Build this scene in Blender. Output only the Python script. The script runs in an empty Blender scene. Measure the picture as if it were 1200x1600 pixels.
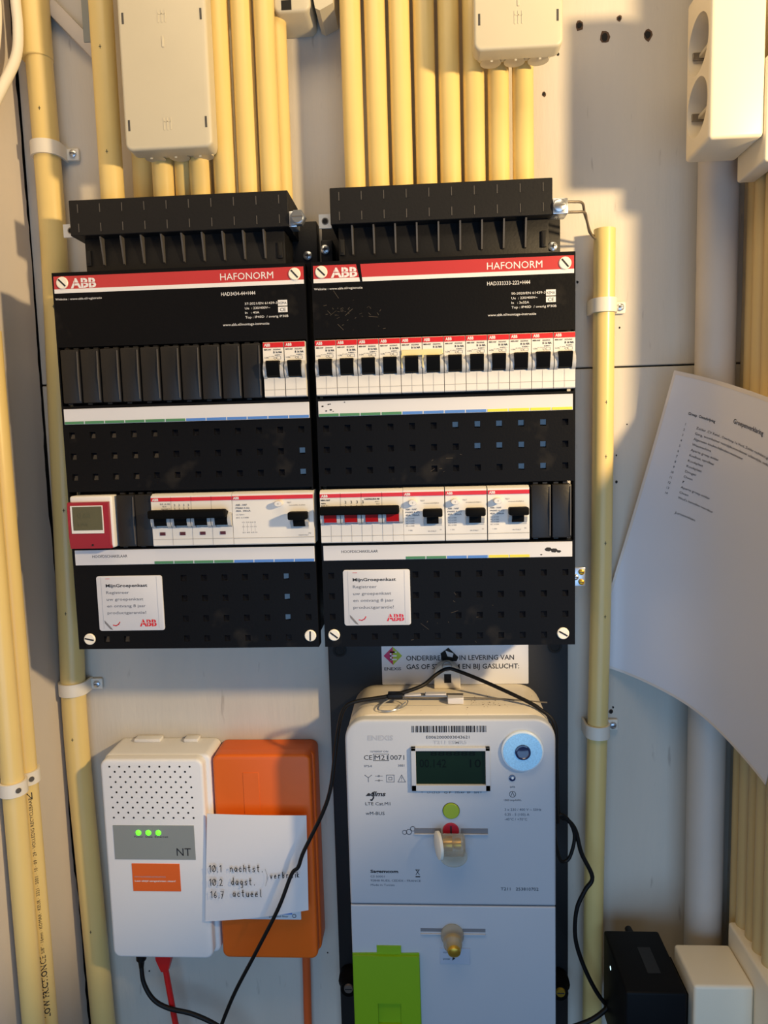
import bpy, bmesh, math, random
from mathutils import Vector, Matrix
random.seed(7)
C = bpy.context.scene.collection
S = 0.001            # everything below is measured in millimetres
ZO = 1450.0          # panel bottom edge stands 1.45 m above the floor
R = math.radians
PI = math.pi

# ------------------------------------------------------------------ camera, world, lights, exposure
cam = bpy.data.cameras.new('camera'); camo = bpy.data.objects.new('camera', cam); C.objects.link(camo)
cam.sensor_fit = 'VERTICAL'; cam.sensor_height = 34.6; cam.lens = 34.6 * 1132.063 / 1600; cam.clip_start = 0.02
def _rot(rx, ry, rz):
    return Matrix.Rotation(rz, 3, 'Z') @ Matrix.Rotation(rx, 3, 'X') @ Matrix.Rotation(ry, 3, 'Y')
_Rm = _rot(R(-6.12575), R(1.56497), R(3.40910))
_camrot = _Rm @ Matrix(((1, 0, 0), (0, 0, -1), (0, 1, 0)))
camo.matrix_world = Matrix.Translation((0.09339, -0.72454, 0.18684 + ZO * S)) @ _camrot.to_4x4()
bpy.context.scene.camera = camo

world = bpy.data.worlds.new('hall'); bpy.context.scene.world = world; world.use_nodes = True
bg = world.node_tree.nodes['Background']; bg.inputs[0].default_value = (1.0, 0.80, 0.62, 1); bg.inputs[1].default_value = 0.04

def lamp(name, kind, loc, tgt, power, col, **kw):
    l = bpy.data.lights.new(name, kind); o = bpy.data.objects.new(name, l); C.objects.link(o)
    o.location = (loc[0]*S, loc[1]*S, (loc[2]+ZO)*S); l.energy = power; l.color = col
    d = Vector(tgt) - Vector(loc); o.rotation_euler = d.to_track_quat('-Z', 'Y').to_euler()
    for k, v in kw.items(): setattr(l, k, v)
    return o
# bare warm hall lamp to the side, its shade cutting off the light below
lamp('hall_lamp', 'SPOT', (720, -620, 410), (-150, 0, 600), 42.0, (1, .72, .38), spot_size=R(94), spot_blend=.22, shadow_soft_size=.03)
# cool daylight from a low window behind the photographer
lamp('daylight_window', 'AREA', (160, -1150, -230), (110, 0, -230), 6.2, (.34, .61, 1), shape='RECTANGLE', size=1.1, size_y=.8)
# warm ceiling light above the open front of the cupboard
lamp('ceiling_light', 'AREA', (0, -560, 985), (0, -120, 0), 4.4, (1, .77, .50), shape='RECTANGLE', size=.9, size_y=.35)

vs = bpy.context.scene.view_settings
vs.view_transform = 'Standard'; vs.look = 'None'; vs.exposure = 0.0; vs.gamma = 1.0; vs.use_curve_mapping = False

# ------------------------------------------------------------------ materials
def lin(c): return tuple(((v/255)/12.92 if v/255 <= .04045 else ((v/255+.055)/1.055)**2.4) for v in c)
MT = {}
def mat(name, rgb, rough=.45, noise=0.0, nscale=40, bump=0.0, bscale=300, metal=0.0, spec=.5, emit=0.0, trans=0.0, alpha=1.0, stretch=None, speck=0.0, speckcol=(60, 50, 40), speckscale=60):
    m = bpy.data.materials.new(name); m.use_nodes = True; MT[name] = m
    nt = m.node_tree; n = nt.nodes; L = nt.links; b = n['Principled BSDF']
    c = lin(rgb)
    b.inputs['Base Color'].default_value = (*c, 1); b.inputs['Roughness'].default_value = rough
    b.inputs['Metallic'].default_value = metal; b.inputs['Specular IOR Level'].default_value = spec
    if trans: b.inputs['Transmission Weight'].default_value = trans; b.inputs['IOR'].default_value = 1.3
    if alpha < 1: b.inputs['Alpha'].default_value = alpha
    if emit:
        b.inputs['Emission Color'].default_value = (*c, 1); b.inputs['Emission Strength'].default_value = emit
    tc = n.new('ShaderNodeTexCoord'); mp = n.new('ShaderNodeMapping'); L.new(tc.outputs['Object'], mp.inputs[0])
    if stretch: mp.inputs['Scale'].default_value = stretch
    nz = n.new('ShaderNodeTexNoise'); nz.inputs['Scale'].default_value = nscale; nz.inputs['Detail'].default_value = 5
    L.new(mp.outputs[0], nz.inputs['Vector'])
    mix = n.new('ShaderNodeMix'); mix.data_type = 'RGBA'
    mix.inputs[6].default_value = (*[max(0, v*(1-noise)) for v in c], 1); mix.inputs[7].default_value = (*[min(1, v*(1+noise*.6)) for v in c], 1)
    L.new(nz.outputs['Fac'], mix.inputs[0])
    out = mix.outputs[2]
    if speck:
        n2 = n.new('ShaderNodeTexNoise'); n2.inputs['Scale'].default_value = speckscale; n2.inputs['Detail'].default_value = 3
        L.new(mp.outputs[0], n2.inputs['Vector'])
        rp = n.new('ShaderNodeMapRange'); rp.inputs[1].default_value = .66; rp.inputs[2].default_value = .74; rp.inputs[3].default_value = 0; rp.inputs[4].default_value = speck
        L.new(n2.outputs['Fac'], rp.inputs[0])
        m2 = n.new('ShaderNodeMix'); m2.data_type = 'RGBA'; m2.inputs[7].default_value = (*lin(speckcol), 1)
        L.new(out, m2.inputs[6]); L.new(rp.outputs[0], m2.inputs[0]); out = m2.outputs[2]
    L.new(out, b.inputs['Base Color'])
    if bump:
        nb = n.new('ShaderNodeTexNoise'); nb.inputs['Scale'].default_value = bscale; nb.inputs['Detail'].default_value = 4
        L.new(mp.outputs[0], nb.inputs['Vector'])
        bp = n.new('ShaderNodeBump'); bp.inputs['Strength'].default_value = bump; bp.inputs['Distance'].default_value = .001
        L.new(nb.outputs['Fac'], bp.inputs['Height']); L.new(bp.outputs[0], b.inputs['Normal'])
    return m
mat('wall_paint', (206, 199, 186), .75, .10, 9, .35, 60, stretch=(3, 3, .5), speck=.35, speckcol=(120, 105, 95), speckscale=45)
mat('plaster', (205, 197, 188), .85, .10, 6, .6, 35)
mat('painted_pipe', (196, 188, 178), .5, .08, 20, .15, 90)
mat('conduit', (228, 201, 130), .32, .06, 25, .04, 200)
mat('conduit_dull', (205, 178, 122), .42, .10, 18, .06, 150, stretch=(3, 3, .4))
mat('box_cream', (204, 196, 172), .45, .04, 30, .05, 300)
mat('clip_white', (226, 220, 206), .4, .05, 60)
mat('panel_black', (13, 13, 15), .5, .35, 12, .12, 500, spec=.11, speck=.3, speckcol=(58, 54, 48), speckscale=26)
mat('chamber_black', (20, 20, 22), .5, .3, 15, .12, 400, spec=.3)
mat('lit_edge_grey', (78, 75, 72), .5)  # lighter grey paints the light caught by ridges and edges of black plastic
mat('scuff', (74, 66, 56), .8)
mat('hole_brown', (92, 70, 52), .9)
mat('window_maroon', (82, 22, 26), .4)
mat('blank_black', (30, 29, 29), .42, .25, 30, .1, 400, spec=.35)
mat('black_plastic', (9, 9, 9), .6, .2, 50, spec=.08)
mat('film', (16, 18, 24), .14, .1, 40, spec=.8)
mat('red', (205, 30, 34), .4, .05, 40)
mat('band_red', (186, 56, 58), .4, .06, 40)
mat('meter_red', (150, 20, 42), .35, .05, 40)
mat('print_white', (225, 225, 225), .6)
mat('breaker_white', (224, 222, 217), .38, .03, 60)
mat('cheek_grey', (190, 190, 188), .3, .03, 60)
mat('seam_dark', (70, 68, 66), .6)
mat('seam_light', (165, 162, 156), .6)
mat('ink', (30, 30, 34), .7)
mat('ink_grey', (120, 120, 124), .7)
mat('ink_soft', (95, 100, 112), .7)
mat('emboss_grey', (172, 176, 184), .6)
mat('label_white', (212, 213, 217), .5, .03, 30)
mat('green_mark', (74, 132, 92), .5); mat('blue_mark', (80, 130, 205), .5); mat('yellow_mark', (226, 214, 70), .5)
mat('screw_white', (240, 234, 218), .35, .03, 60)
mat('zinc', (205, 210, 216), .28, .12, 80, metal=.85)
mat('steel', (150, 145, 138), .35, .1, 80, metal=.8)
mat('brass', (205, 165, 60), .3, .12, 80, metal=.7)
mat('wire_grey', (120, 108, 92), .4, .1, 60, metal=.3)
mat('switch_red', (165, 10, 12), .5, .05, 60, spec=.12)
mat('meter_white', (186, 190, 196), .42, .02, 20, .03, 500)
mat('meter_body', (222, 214, 198), .45, .03, 20)
mat('lcd_dark', (14, 34, 18), .35, .25, 40, spec=.12)
mat('lcd_digit', (6, 14, 8), .4, spec=.1)
mat('lcd_olive', (84, 84, 62), .18, .25, 30, spec=.6)
mat('lcd_olive_digit', (78, 80, 58), .3)
mat('green_button', (146, 170, 20), .4); mat('red_button', (176, 18, 48), .4)
mat('green_flap', (128, 172, 10), .42, .03, 30)
mat('port_ring', (165, 212, 240), .35, .35, 900, metal=.35)
mat('port_rim', (215, 228, 238), .3)
mat('lens', (36, 50, 90), .08, spec=.8)
mat('clear_seal', (240, 228, 205), .12, .1, 60, trans=.75, alpha=.75)
mat('board_black', (13, 14, 17), .55, .25, 20, .1, 300)
mat('paper', (226, 226, 228), .65, .02, 15)
mat('laminate', (214, 214, 220), .25, .03, 10, .05, 15)
mat('laminate_edge', (216, 206, 196), .2, .05, 20)
mat('nt_white', (232, 232, 232), .42, .02, 20)
mat('nt_grey', (138, 144, 142), .5, .03, 30)
mat('hole_black', (12, 11, 10), .8)
mat('orange', (230, 104, 18), .45, .06, 15, .05, 200)
mat('orange_sticker', (222, 98, 26), .5); mat('orange_cable', (214, 92, 36), .45); mat('red_cable', (214, 26, 26), .4)
mat('led_green', (90, 255, 40), .4, emit=2.2); mat('led_white', (200, 235, 240), .4, emit=1.5)
mat('cable_black', (14, 13, 13), .5, .2, 60, spec=.3)
mat('adapter_black', (11, 12, 15), .55, .2, 60, spec=.15)
mat('cable_white', (236, 228, 208), .4, .04, 40)
mat('socket_white', (238, 226, 200), .38, .03, 20)
mat('socket_well', (205, 196, 176), .45, .03, 20)
mat('magenta', (196, 20, 90), .5); mat('logo_lime', (166, 190, 20), .5)
mat('tape_beige', (226, 214, 160), .55, .08, 60)
mat('floor_wood', (120, 92, 66), .5, .2, 6); mat('ceiling_white', (215, 210, 200), .8, .03, 5)
mat('sticker_clear', (178, 186, 200), .3, .05, 60)
mat('dark_gap', (18, 15, 13), .9)

# ------------------------------------------------------------------ mesh builder (mm in, one mesh object out)
class B:
    def __init__(s): s.bm = bmesh.new(); s.mats = []
    def mi(s, m):
        if m not in s.mats: s.mats.append(m)
        return s.mats.index(m)
    def face(s, vs_, m):
        try: f = s.bm.faces.new(vs_); f.material_index = s.mi(m); return f
        except ValueError: return None
    def box(s, x0, x1, y0, y1, z0, z1, m, bev=0, seg=2, rot=None):
        t = bmesh.new(); bmesh.ops.create_cube(t, size=1)
        c = Vector(((x0+x1)/2, (y0+y1)/2, (z0+z1)/2))
        for v in t.verts: v.co = Vector((v.co.x*(x1-x0), v.co.y*(y1-y0), v.co.z*(z1-z0)))
        if bev: bmesh.ops.bevel(t, geom=list(t.edges), offset=bev, segments=seg, profile=.5, affect='EDGES')
        for v in t.verts:
            if rot: v.co = rot @ v.co
            v.co += c
        s.merge(t, m)
    def merge(s, t, m):
        mp = {v: s.bm.verts.new(v.co) for v in t.verts}
        for f in t.faces: s.face([mp[v] for v in f.verts], m)
        t.free()
    def loops(s, ls, m, cap0=True, cap1=True, closed=False):
        vl = [[s.bm.verts.new(p) for p in l] for l in ls]
        n = len(vl[0])
        rng = range(len(vl)) if closed else range(len(vl)-1)
        for i in rng:
            a, b = vl[i], vl[(i+1) % len(vl)]
            for j in range(n): s.face([a[j], a[(j+1) % n], b[(j+1) % n], b[j]], m)
        if cap0 and not closed: s.face(vl[0][::-1], m)
        if cap1 and not closed: s.face(vl[-1], m)
    def rprism(s, x0, x1, z0, z1, yb, yf, r, m, ch=0, cs=3, n=5, back_grow=0):
        # rounded rectangle in the xz plane from yb (back) to yf (front), the front edge rounded by ch
        if not hasattr(r, '__len__'): r = (r,)*4      # tl tr br bl
        def loop(y, ins):
            out = []
            for (cx, cz, sx, sz, rr, a0) in ((x0, z1, 1, -1, r[0], 180), (x1, z1, -1, -1, r[1], 90), (x1, z0, -1, 1, r[2], 0), (x0, z0, 1, 1, r[3], -90)):
                q = max(rr-ins, .05); ox = cx+sx*ins; oz = cz+sz*ins
                for k in range(n+1):
                    a = R(a0-90*k/n); out.append((ox+sx*q+q*math.cos(a), y, oz+sz*q+q*math.sin(a)))
            return out
        ls = [loop(yb, -back_grow)]
        if ch:
            for k in range(cs+1):
                a = PI/2*k/cs; ls.append(loop(yf+ch*(1-math.sin(a)), ch*(1-math.cos(a))))
        else: ls.append(loop(yf, 0))
        s.loops(ls, m)
    def rings(s, c, axis, prof, m, n=20, ell=1.0):
        # prof: list of (offset along axis, radius)
        c = Vector(c); ax = Vector(axis).normalized()
        u = ax.orthogonal().normalized(); w = ax.cross(u)
        if abs(ax.y) > .99: u = Vector((1, 0, 0)); w = Vector((0, 0, 1))
        s.loops([[c+ax*o+(u*math.cos(2*PI*k/n)+w*ell*math.sin(2*PI*k/n))*max(r, .01) for k in range(n)] for o, r in prof], m)
    def cyl(s, a, b, r, m, n=16, r2=None):
        a = Vector(a); b = Vector(b); s.rings(a, b-a, [(0, r), ((b-a).length, r if r2 is None else r2)], m, n)
    def tube(s, pts, r, m, n=10, sub=6, rr=None):
        P = [Vector(p) for p in pts]
        if sub > 1 and len(P) > 2:
            Q = []
            E = [P[0]*2-P[1]]+P+[P[-1]*2-P[-2]]
            for i in range(1, len(E)-2):
                p0, p1, p2, p3 = E[i-1:i+3]
                for k in range(sub):
                    t = k/sub
                    Q.append(.5*((2*p1)+(p2-p0)*t+(2*p0-5*p1+4*p2-p3)*t*t+(3*p1-p0-3*p2+p3)*t**3))
            Q.append(P[-1]); P = Q
        u = None; ls = []
        for i, p in enumerate(P):
            d = (P[min(i+1, len(P)-1)]-P[max(i-1, 0)]).normalized()
            u = d.orthogonal().normalized() if u is None else (u-d*u.dot(d)).normalized()
            w = d.cross(u); q = rr(i/(len(P)-1)) if rr else r
            ls.append([p+(u*math.cos(2*PI*k/n)+w*math.sin(2*PI*k/n))*q for k in range(n)])
        s.loops(ls, m)
    def prismx(s, prof, x0, x1, m):
        s.loops([[(x0, y, z) for y, z in prof], [(x1, y, z) for y, z in prof]], m)
    def prismy(s, prof, y0, y1, m):
        s.loops([[(x, y0, z) for x, z in prof], [(x, y1, z) for x, z in prof]], m)
    def prismz(s, prof, z0, z1, m):
        s.loops([[(x, y, z0) for x, y in prof], [(x, y, z1) for x, y in prof]], m)
    def plate(s, x0, x1, z0, z1, yf, yb, holes, m, hm=None, depth=2.0, tilt=None):
        # solid plate with recessed rectangular holes; holes: (cx, cz, w, h)
        xs = sorted({x0, x1, *[round(h[0]-h[2]/2, 3) for h in holes], *[round(h[0]+h[2]/2, 3) for h in holes]})
        zs = sorted({z0, z1, *[round(h[1]-h[3]/2, 3) for h in holes], *[round(h[1]+h[3]/2, 3) for h in holes]})
        V = {}
        def vv(x, y, z):
            k = (round(x, 3), round(y, 3), round(z, 3))
            if k not in V: V[k] = s.bm.verts.new(k)
            return V[k]
        def inhole(x, z):
            for i, h in enumerate(holes):
                if abs(x-h[0]) < h[2]/2 and abs(z-h[1]) < h[3]/2: return i
            return -1
        for i in range(len(xs)-1):
            for j in range(len(zs)-1):
                a, b, c, d = xs[i], xs[i+1], zs[j], zs[j+1]
                if inhole((a+b)/2, (c+d)/2) < 0: s.face([vv(a, yf, c), vv(b, yf, c), vv(b, yf, d), vv(a, yf, d)], m)
        for i, h in enumerate(holes):
            a, b, c, d = round(h[0]-h[2]/2, 3), round(h[0]+h[2]/2, 3), round(h[1]-h[3]/2, 3), round(h[1]+h[3]/2, 3)
            tx, tz = tilt[i] if tilt else (0, 0)
            fl = [s.bm.verts.new((X, yf+depth+tx*(X-h[0])+tz*(Z-h[1]), Z)) for X, Z in ((a, c), (b, c), (b, d), (a, d))]
            rm = [vv(a, yf, c), vv(b, yf, c), vv(b, yf, d), vv(a, yf, d)]
            for k in range(4): s.face([rm[k], rm[(k+1) % 4], fl[(k+1) % 4], fl[k]], m)
            s.face(fl, hm or m)
        bk = [s.bm.verts.new((X, yb, Z)) for X, Z in ((x0, z0), (x1, z0), (x1, z1), (x0, z1))]
        s.face(bk[::-1], m)
        def side(pts, k0, k1):
            s.face([vv(*p) for p in pts]+[k1, k0], m)
        side([(x, yf, z0) for x in xs][::-1], bk[1], bk[0]) if False else None
        e = [[(x, yf, z0) for x in xs], [(x1, yf, z) for z in zs], [(x, yf, z1) for x in xs[::-1]], [(x0, yf, z) for z in zs[::-1]]]
        for k in range(4): s.face([vv(*p) for p in e[k][::-1]]+[bk[k], bk[(k+1) % 4]], m)
    def text(s, t, x, z, y, h, m, w=None, bold=0.0, align='L', shear=0.0, mapf=None, cut=None, rot=0.0):
        cu = bpy.data.curves.new('t', 'FONT'); cu.body = t; cu.size = 1; cu.resolution_u = 2; cu.offset = bold; cu.shear = shear
        o = bpy.data.objects.new('t', cu)
        me = bpy.data.meshes.new_from_object(o)
        xs = [v.co.x for v in me.vertices]
        if not xs: return
        a, b = min(xs), max(xs); sc = h/.73
        sx = (w/(b-a)) if w else sc
        off = {'L': -a*sx, 'C': -(a+b)/2*sx, 'R': -b*sx}[align]
        cr, sr = math.cos(rot), math.sin(rot)
        def mp(v):
            U, V_ = v.co.x*sx+off, v.co.y*sc
            U, V_ = U*cr-V_*sr, U*sr+V_*cr
            return mapf(x+U, z+V_) if mapf else (x+U, y, z+V_)
        vl = [s.bm.verts.new(mp(v)) for v in me.vertices]
        for p in me.polygons: s.face([vl[i] for i in p.vertices], m)
        bpy.data.meshes.remove(me); bpy.data.objects.remove(o); bpy.data.curves.remove(cu)
    def flat(s, pts, y, m): s.face([s.bm.verts.new((x, y, z)) for x, z in pts], m)
    def rect(s, x0, x1, z0, z1, y, m): s.flat([(x0, z0), (x1, z0), (x1, z1), (x0, z1)], y, m)
    def line(s, pts, w, y, m, mapf=None):
        for (a, b) in zip(pts, pts[1:]):
            a = Vector(a); b = Vector(b); d = b-a
            if d.length < 1e-6: continue
            n = Vector((-d.y, d.x)).normalized()*w/2; e = d.normalized()*w*.3
            q = [a-e+n, b+e+n, b+e-n, a-e-n]
            s.face([s.bm.verts.new(mapf(p.x, p.y) if mapf else (p.x, y, p.y)) for p in q], m)
    def circ(s, cx, cz, r, w, y, m, n=20):
        s.line([(cx+r*math.cos(2*PI*k/n), cz+r*math.sin(2*PI*k/n)) for k in range(n+1)], w, y, m)
    def build(s, name, parent=None, loc=None, smooth=38, normals=True, **props):
        if normals: bmesh.ops.recalc_face_normals(s.bm, faces=s.bm.faces[:])
        if parent is not None: o0 = Vector(parent['_o'])
        else:
            o0 = Vector(loc) if loc is not None else Vector((0, 0, 0))
        for v in s.bm.verts: v.co = (v.co-o0)*S
        me = bpy.data.meshes.new(name); s.bm.to_mesh(me); s.bm.free()
        for m in s.mats: me.materials.append(MT[m])
        if smooth:
            me.polygons.foreach_set('use_smooth', [True]*len(me.polygons)); me.set_sharp_from_angle(angle=R(smooth))
        o = bpy.data.objects.new(name, me); C.objects.link(o); o['_o'] = list(o0)
        if parent is not None: o.parent = parent
        else: o.location = (o0.x*S, o0.y*S, (o0.z+ZO)*S)
        for k, v in props.items(): o[k] = v
        return o
def cut(o, cb):
    c = cb.build('cutter', None, (0, 0, 0)); c.matrix_world = Matrix.Translation(Vector((0, 0, ZO*S)))
    md = o.modifiers.new('b', 'BOOLEAN'); md.operation = 'DIFFERENCE'; md.object = c; md.solver = 'EXACT'
    bpy.context.view_layer.update(); dg = bpy.context.evaluated_depsgraph_get()
    me = bpy.data.meshes.new_from_object(o.evaluated_get(dg)); o.modifiers.clear(); o.data = me
    me.polygons.foreach_set('use_smooth', [True]*len(me.polygons)); me.set_sharp_from_angle(angle=R(30))
    cm = c.data; bpy.data.objects.remove(c); bpy.data.meshes.remove(cm)
def thing(name, label, cat, loc, group=None, kind=None):
    o = bpy.data.objects.new(name, None); C.objects.link(o); o.empty_display_size = .02
    o['_o'] = list(loc); o.location = (loc[0]*S, loc[1]*S, (loc[2]+ZO)*S)
    if kind: o['kind'] = kind
    else:
        o['label'] = label; o['category'] = cat
        if group: o['group'] = group
    return o
def dup(root, dx, label=None, dz=0):
    r = root.copy(); C.objects.link(r); r.location.x += dx*S; r.location.z += dz*S
    if label: r['label'] = label
    for ch in list(root.children):
        c = ch.copy(); C.objects.link(c); c.parent = r
        for g in list(ch.children):
            d = g.copy(); C.objects.link(d); d.parent = c
    return r
ORD = 'first second third fourth fifth sixth seventh eighth ninth tenth eleventh twelfth'.split()

# ------------------------------------------------------------------ setting
wb = thing('wall_back', None, None, (50, 0, -1450), kind='structure')
b = B(); b.box(-294, 620, 0, 14, 246.3, 1050, 'wall_paint', .6, 1); b.build('board', wb)
b = B(); b.box(-294, 620, 0, 14, -1450, 244.6, 'wall_paint', .6, 1); b.build('board', wb)
b = B(); b.box(-345, 620, 14, 30, -1450, 1050, 'dark_gap'); b.build('backing', wb)
def holes_mesh(lst, y=0):
    b = B()
    for x, z, r in lst:
        n = 9
        for q, o, m in ((.78, .15, 'hole_brown'), (.5, .3, 'hole_black')): b.flat([(x+(r if r > 2.5 or q < .6 else 0.01)*q*random.uniform(.8, 1.2)*math.cos(2*PI*k/n), z+1.25*q*(r if r > 2.5 or q < .6 else .01)*random.uniform(.8, 1.2)*math.sin(2*PI*k/n)) for k in range(n)], y-o, m)
    return b
holes_mesh([(243.5, 557.9, 5), (266.9, 546.5, 6), (305.8, 546, 5.5), (280, 562, 3), (211, 499.5, 2.6), (224, 534, 2.5), (282.2, 282.7, 1.6), (280.2, 134, 2.4), (280, 160, 1.6),
            (278.5, -96, 2), (276.5, -100.5, 3), (-266.7, 512, 3.5), (-225.3, 578.8, 3), (-247.7, 592.7, 4), (-40.4, 473, 1.6), (242, 327, 2.2), (-229, -364, 2), (-36, -368, 2), (-24, -370, 1.6), (238, 130, 2.4), (290, 190, 1.3), (-223, -395, 1.8), (228, 113, 1.5)]).build('nail_hole', wb, kind='stuff')

# plastered side wall with a ragged edge that leaves a dark crack
b = B(); zs = [-1450, -900] + [-560+12*i for i in range(100)] + [800, 1050]
prev = None
for z in zs:
    e = -2.8-abs(math.sin(z*.11)+.6*math.sin(z*.37+1))*1.3-random.random()*1.2
    if -300 < z < -130: e -= 9*max(0, math.sin((z+300)/170*PI))
    if -60 < z < 110: e += 1.4
    x = -294-1.0*math.sin(z*.013)
    row = [b.bm.verts.new(p) for p in ((x-40, e-1, z), (x, e, z), (x-.5, -60, z), (x-1, -300, z), (x-1, -430, z), (x-40, -430, z))]
    if prev:
        for k in range(6): b.face([prev[k], prev[(k+1) % 6], row[(k+1) % 6], row[k]], 'plaster')
    prev = row
b.build('wall_left', None, (-314, -250, -1450), smooth=60, kind='structure')
b = B(); b.box(396, 430, -150, 0, -1450, 1050, 'wall_paint', 1); b.build('wall_right', None, (413, -80, -1450), kind='structure')
b = B(); b.box(-1300, 1400, -2400, 30, -1470, -1450, 'floor_wood'); b.build('floor', None, (0, -1000, -1470), kind='structure')

# ------------------------------------------------------------------ distribution boards
def screw(par, x, z, ang, y=-101.5):
    b = B(); b.rings((x, -100, z), (0, -1, 0), [(0, 5.2), (1.0, 5.2), (1.6, 4.6)], 'screw_white', 20); s_ = b.build('screw', par)
    b = B(); b.box(-4.2, 4.2, -.3, .3, -.65, .65, 'ink', rot=Matrix.Rotation(R(ang), 3, 'Y'))
    for v in b.bm.verts: v.co += Vector((x, -101.55, z))
    b.build('slot', s_)
def strip(par, x0, x1, z0, z1, marks, txt=None, scribble=None):
    b = B(); b.box(x0, x1, -101, -100, z0, z1, 'label_white', .2, 1)
    if txt: b.text(txt, x0+16, z0+6.6, -101.1, 2.6, 'ink', w=32)
    if scribble:
        for sx, sz, r in scribble: b.flat([(sx+r*math.cos(k), sz+r*.6*math.sin(k)) for k in (0, 1, 2, 3, 4, 5)], -101.12, 'ink')
    L = b.build('label_strip', par, label='white label strip with coloured edge marks')
    w = (x1-x0)/12
    for i, c in enumerate(marks):
        if c == '.': continue
        b = B(); b.box(x0+w*i+.5, x0+w*(i+1)-.5, -101.3, -101, z0+.3, z0+2.6, {'g': 'green_mark', 'b': 'blue_mark', 'y': 'yellow_mark'}[c]); b.build('colour_mark', L)
def abb(b, x, z, y, h, w, m, cut, lines=True):
    b.text('ABB', x, z, y, h, m, w=w, bold=.035)
    if lines:
        b.rect(x-.3, x+w+.3, z+h*.47, z+h*.53, y-.06, cut)
        for k in (.155, .5, .835): b.rect(x+w*k-.16, x+w*k+.16, z-.1, z+h+.1, y-.06, cut)

def board(x0, label, kind, ribx, lid, low, model, lines, scr):
    t = thing('distribution_board', label, 'distribution board', (x0+110, 0, 0))
    x1 = x0+219.6
    b = B(); b.box(x0+4, x1-4, -86, -14, 3, 330, 'chamber_black', 1); b.build('enclosure', t)
    hx = [x0+7.8+18.5*i for i in range(12)]
    rnd = random.Random(kind)
    def holes(rows, cols):
        hs = []; ti = []
        for r_, z in enumerate(rows):
            for c_ in cols[r_]:
                hs.append((hx[c_], z, 5.0, 5.4)); q = bright.get((round(z), c_))
                ti.append(mirror(hx[c_], z) if q else (rnd.uniform(-.05, .05), rnd.uniform(.27, .36)))
        return hs, ti
    # film covers whose lean mirrors the low window
    def mirror(x, z):
        p = Vector((x, -98, z)); n = (Vector((93, -725, 187))-p).normalized()+(Vector((160+rnd.uniform(-250, 250), -1150, -230))-p).normalized(); return (-n.x/n.y, -n.z/n.y)
    bl = 1
    if kind == 1: bright = {(193, 6): bl, (193, 7): bl, (193, 8): bl, (193, 9): bl, (193, 10): bl, (175, 7): bl, (175, 8): bl, (175, 9): bl, (175, 10): bl, (156, 9): bl, (156, 10): bl, (8, 8): bl, (8, 9): bl}
    else: bright = {(175, 11): bl, (156, 11): bl, (64, 10): bl, (46, 10): bl, (27, 10): bl, (8, 10): bl}
    allc = list(range(12))
    up, ut = holes([193, 174.6, 156.2], [allc]*3)
    rest = [0, 4, 5, 6, 7, 8, 9, 10, 11] if kind == 1 else [5, 6, 7, 8, 9, 10, 11]
    lo, lt = holes([64.2, 45.8, 27.4, 9], [rest, rest, rest, list(range(1, 11)) if kind == 1 else [1, 2, 5, 6, 7, 8, 9, 10]])
    b = B()
    b.plate(x0, x1, 269.2, 332.4, -100, -86, [], 'panel_black')
    b.plate(x0, x1, 143.2, 218.6, -100, -86, up, 'panel_black', 'film', 2.2, ut)
    b.plate(x0, x1, 0, 92.0, -100, -86, lo, 'panel_black', 'film', 2.2, lt)
    for za, zb in ((218.6, 269.2), (92.0, 143.2)):
        b.box(x0, x0+1.3, -100, -86, za, zb, 'panel_black'); b.box(x1-1.3, x1, -100, -86, za, zb, 'panel_black')
    b.build('front_panel', t, smooth=0)
    b = B(); b.box(x0+1.6, x1-1.2, -100.4, -100, 318.4, 329.2, 'band_red'); b.box(x0+1.6, x1-1.2, -100.4, -100, 315.0, 318.4, 'print_white')
    if kind == 1: b.flat([(x0+41, 315), (x0+43, 315), (x0+41.5, 329.2), (x0+38, 329.2)], -100.45, 'panel_black')
    band = b.build('brand_band', t, label='red band with white line under it')
    b = B(); abb(b, x0+16.4, 319.2, -100.5, 8.0, 22.5, 'print_white', 'band_red'); b.build('logo', band); b = B()
    b.text('HAFONORM', x0+147, 320.4, -100.5, 6.0, 'print_white', w=45.5); b.build('lettering', band)
    b = B(); y = -100.2
    b.text(model, x0+147, 307.6, y, 3.2, 'print_white', w=29.5 if kind == 0 else 35.5)
    b.text('Website : www.abb.nl/registratie', x0+1.8, 309.2, y, 1.9, 'print_white', w=41)
    for i, (q, w) in enumerate(lines): b.text(q, x0+167, 299.4-3.75*i, y, 2.0, 'print_white', w=w)
    b.text('www.abb.nl/montage-instructie', x0+147.3, 282.4, y, 2.2, 'print_white', w=40)
    b.rect(x0+195.5, x0+203.5, 297.6, 302.4, y, 'print_white'); b.rect(x0+195.5, x0+203.5, 292.2, 296.8, y, 'print_white')
    b.text('KEMA', x0+196.2, 298.8, y-.1, 2.3, 'panel_black', w=6.6); b.text('CE', x0+197, 293, y-.1, 3, 'panel_black', w=5)
    b.build('lettering', t, label='white printed type details on the front panel')
    for (sx, sz, a) in scr: screw(t, sx, sz, a)
    # wiring chamber
    (la, lb), (wa, wb_) = lid, low
    b = B(); b.box(la, lb, -73, -22, 369.8, 400.4, 'chamber_black', .5, 1)
    for i in range(10):
        for z in (393, 376.5):
            x = la+8+(lb-la-16)*i/9; b.box(x-.35, x+.35, -73.5, -72.9, z-3.6, z+3.6, 'lit_edge_grey')  # moulded ticks, their lit look put into the grey
            if kind == 1: b.box(x, x+4, -73.15, -72.9, z-3.4, z-3.0, 'blank_black')
    b.build('chamber_lid', t, smooth=0)
    b = B(); b.box(wa, wb_, -62, -22, 332.5, 370, 'chamber_black', .8); ch = b.build('wiring_chamber', t)
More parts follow.
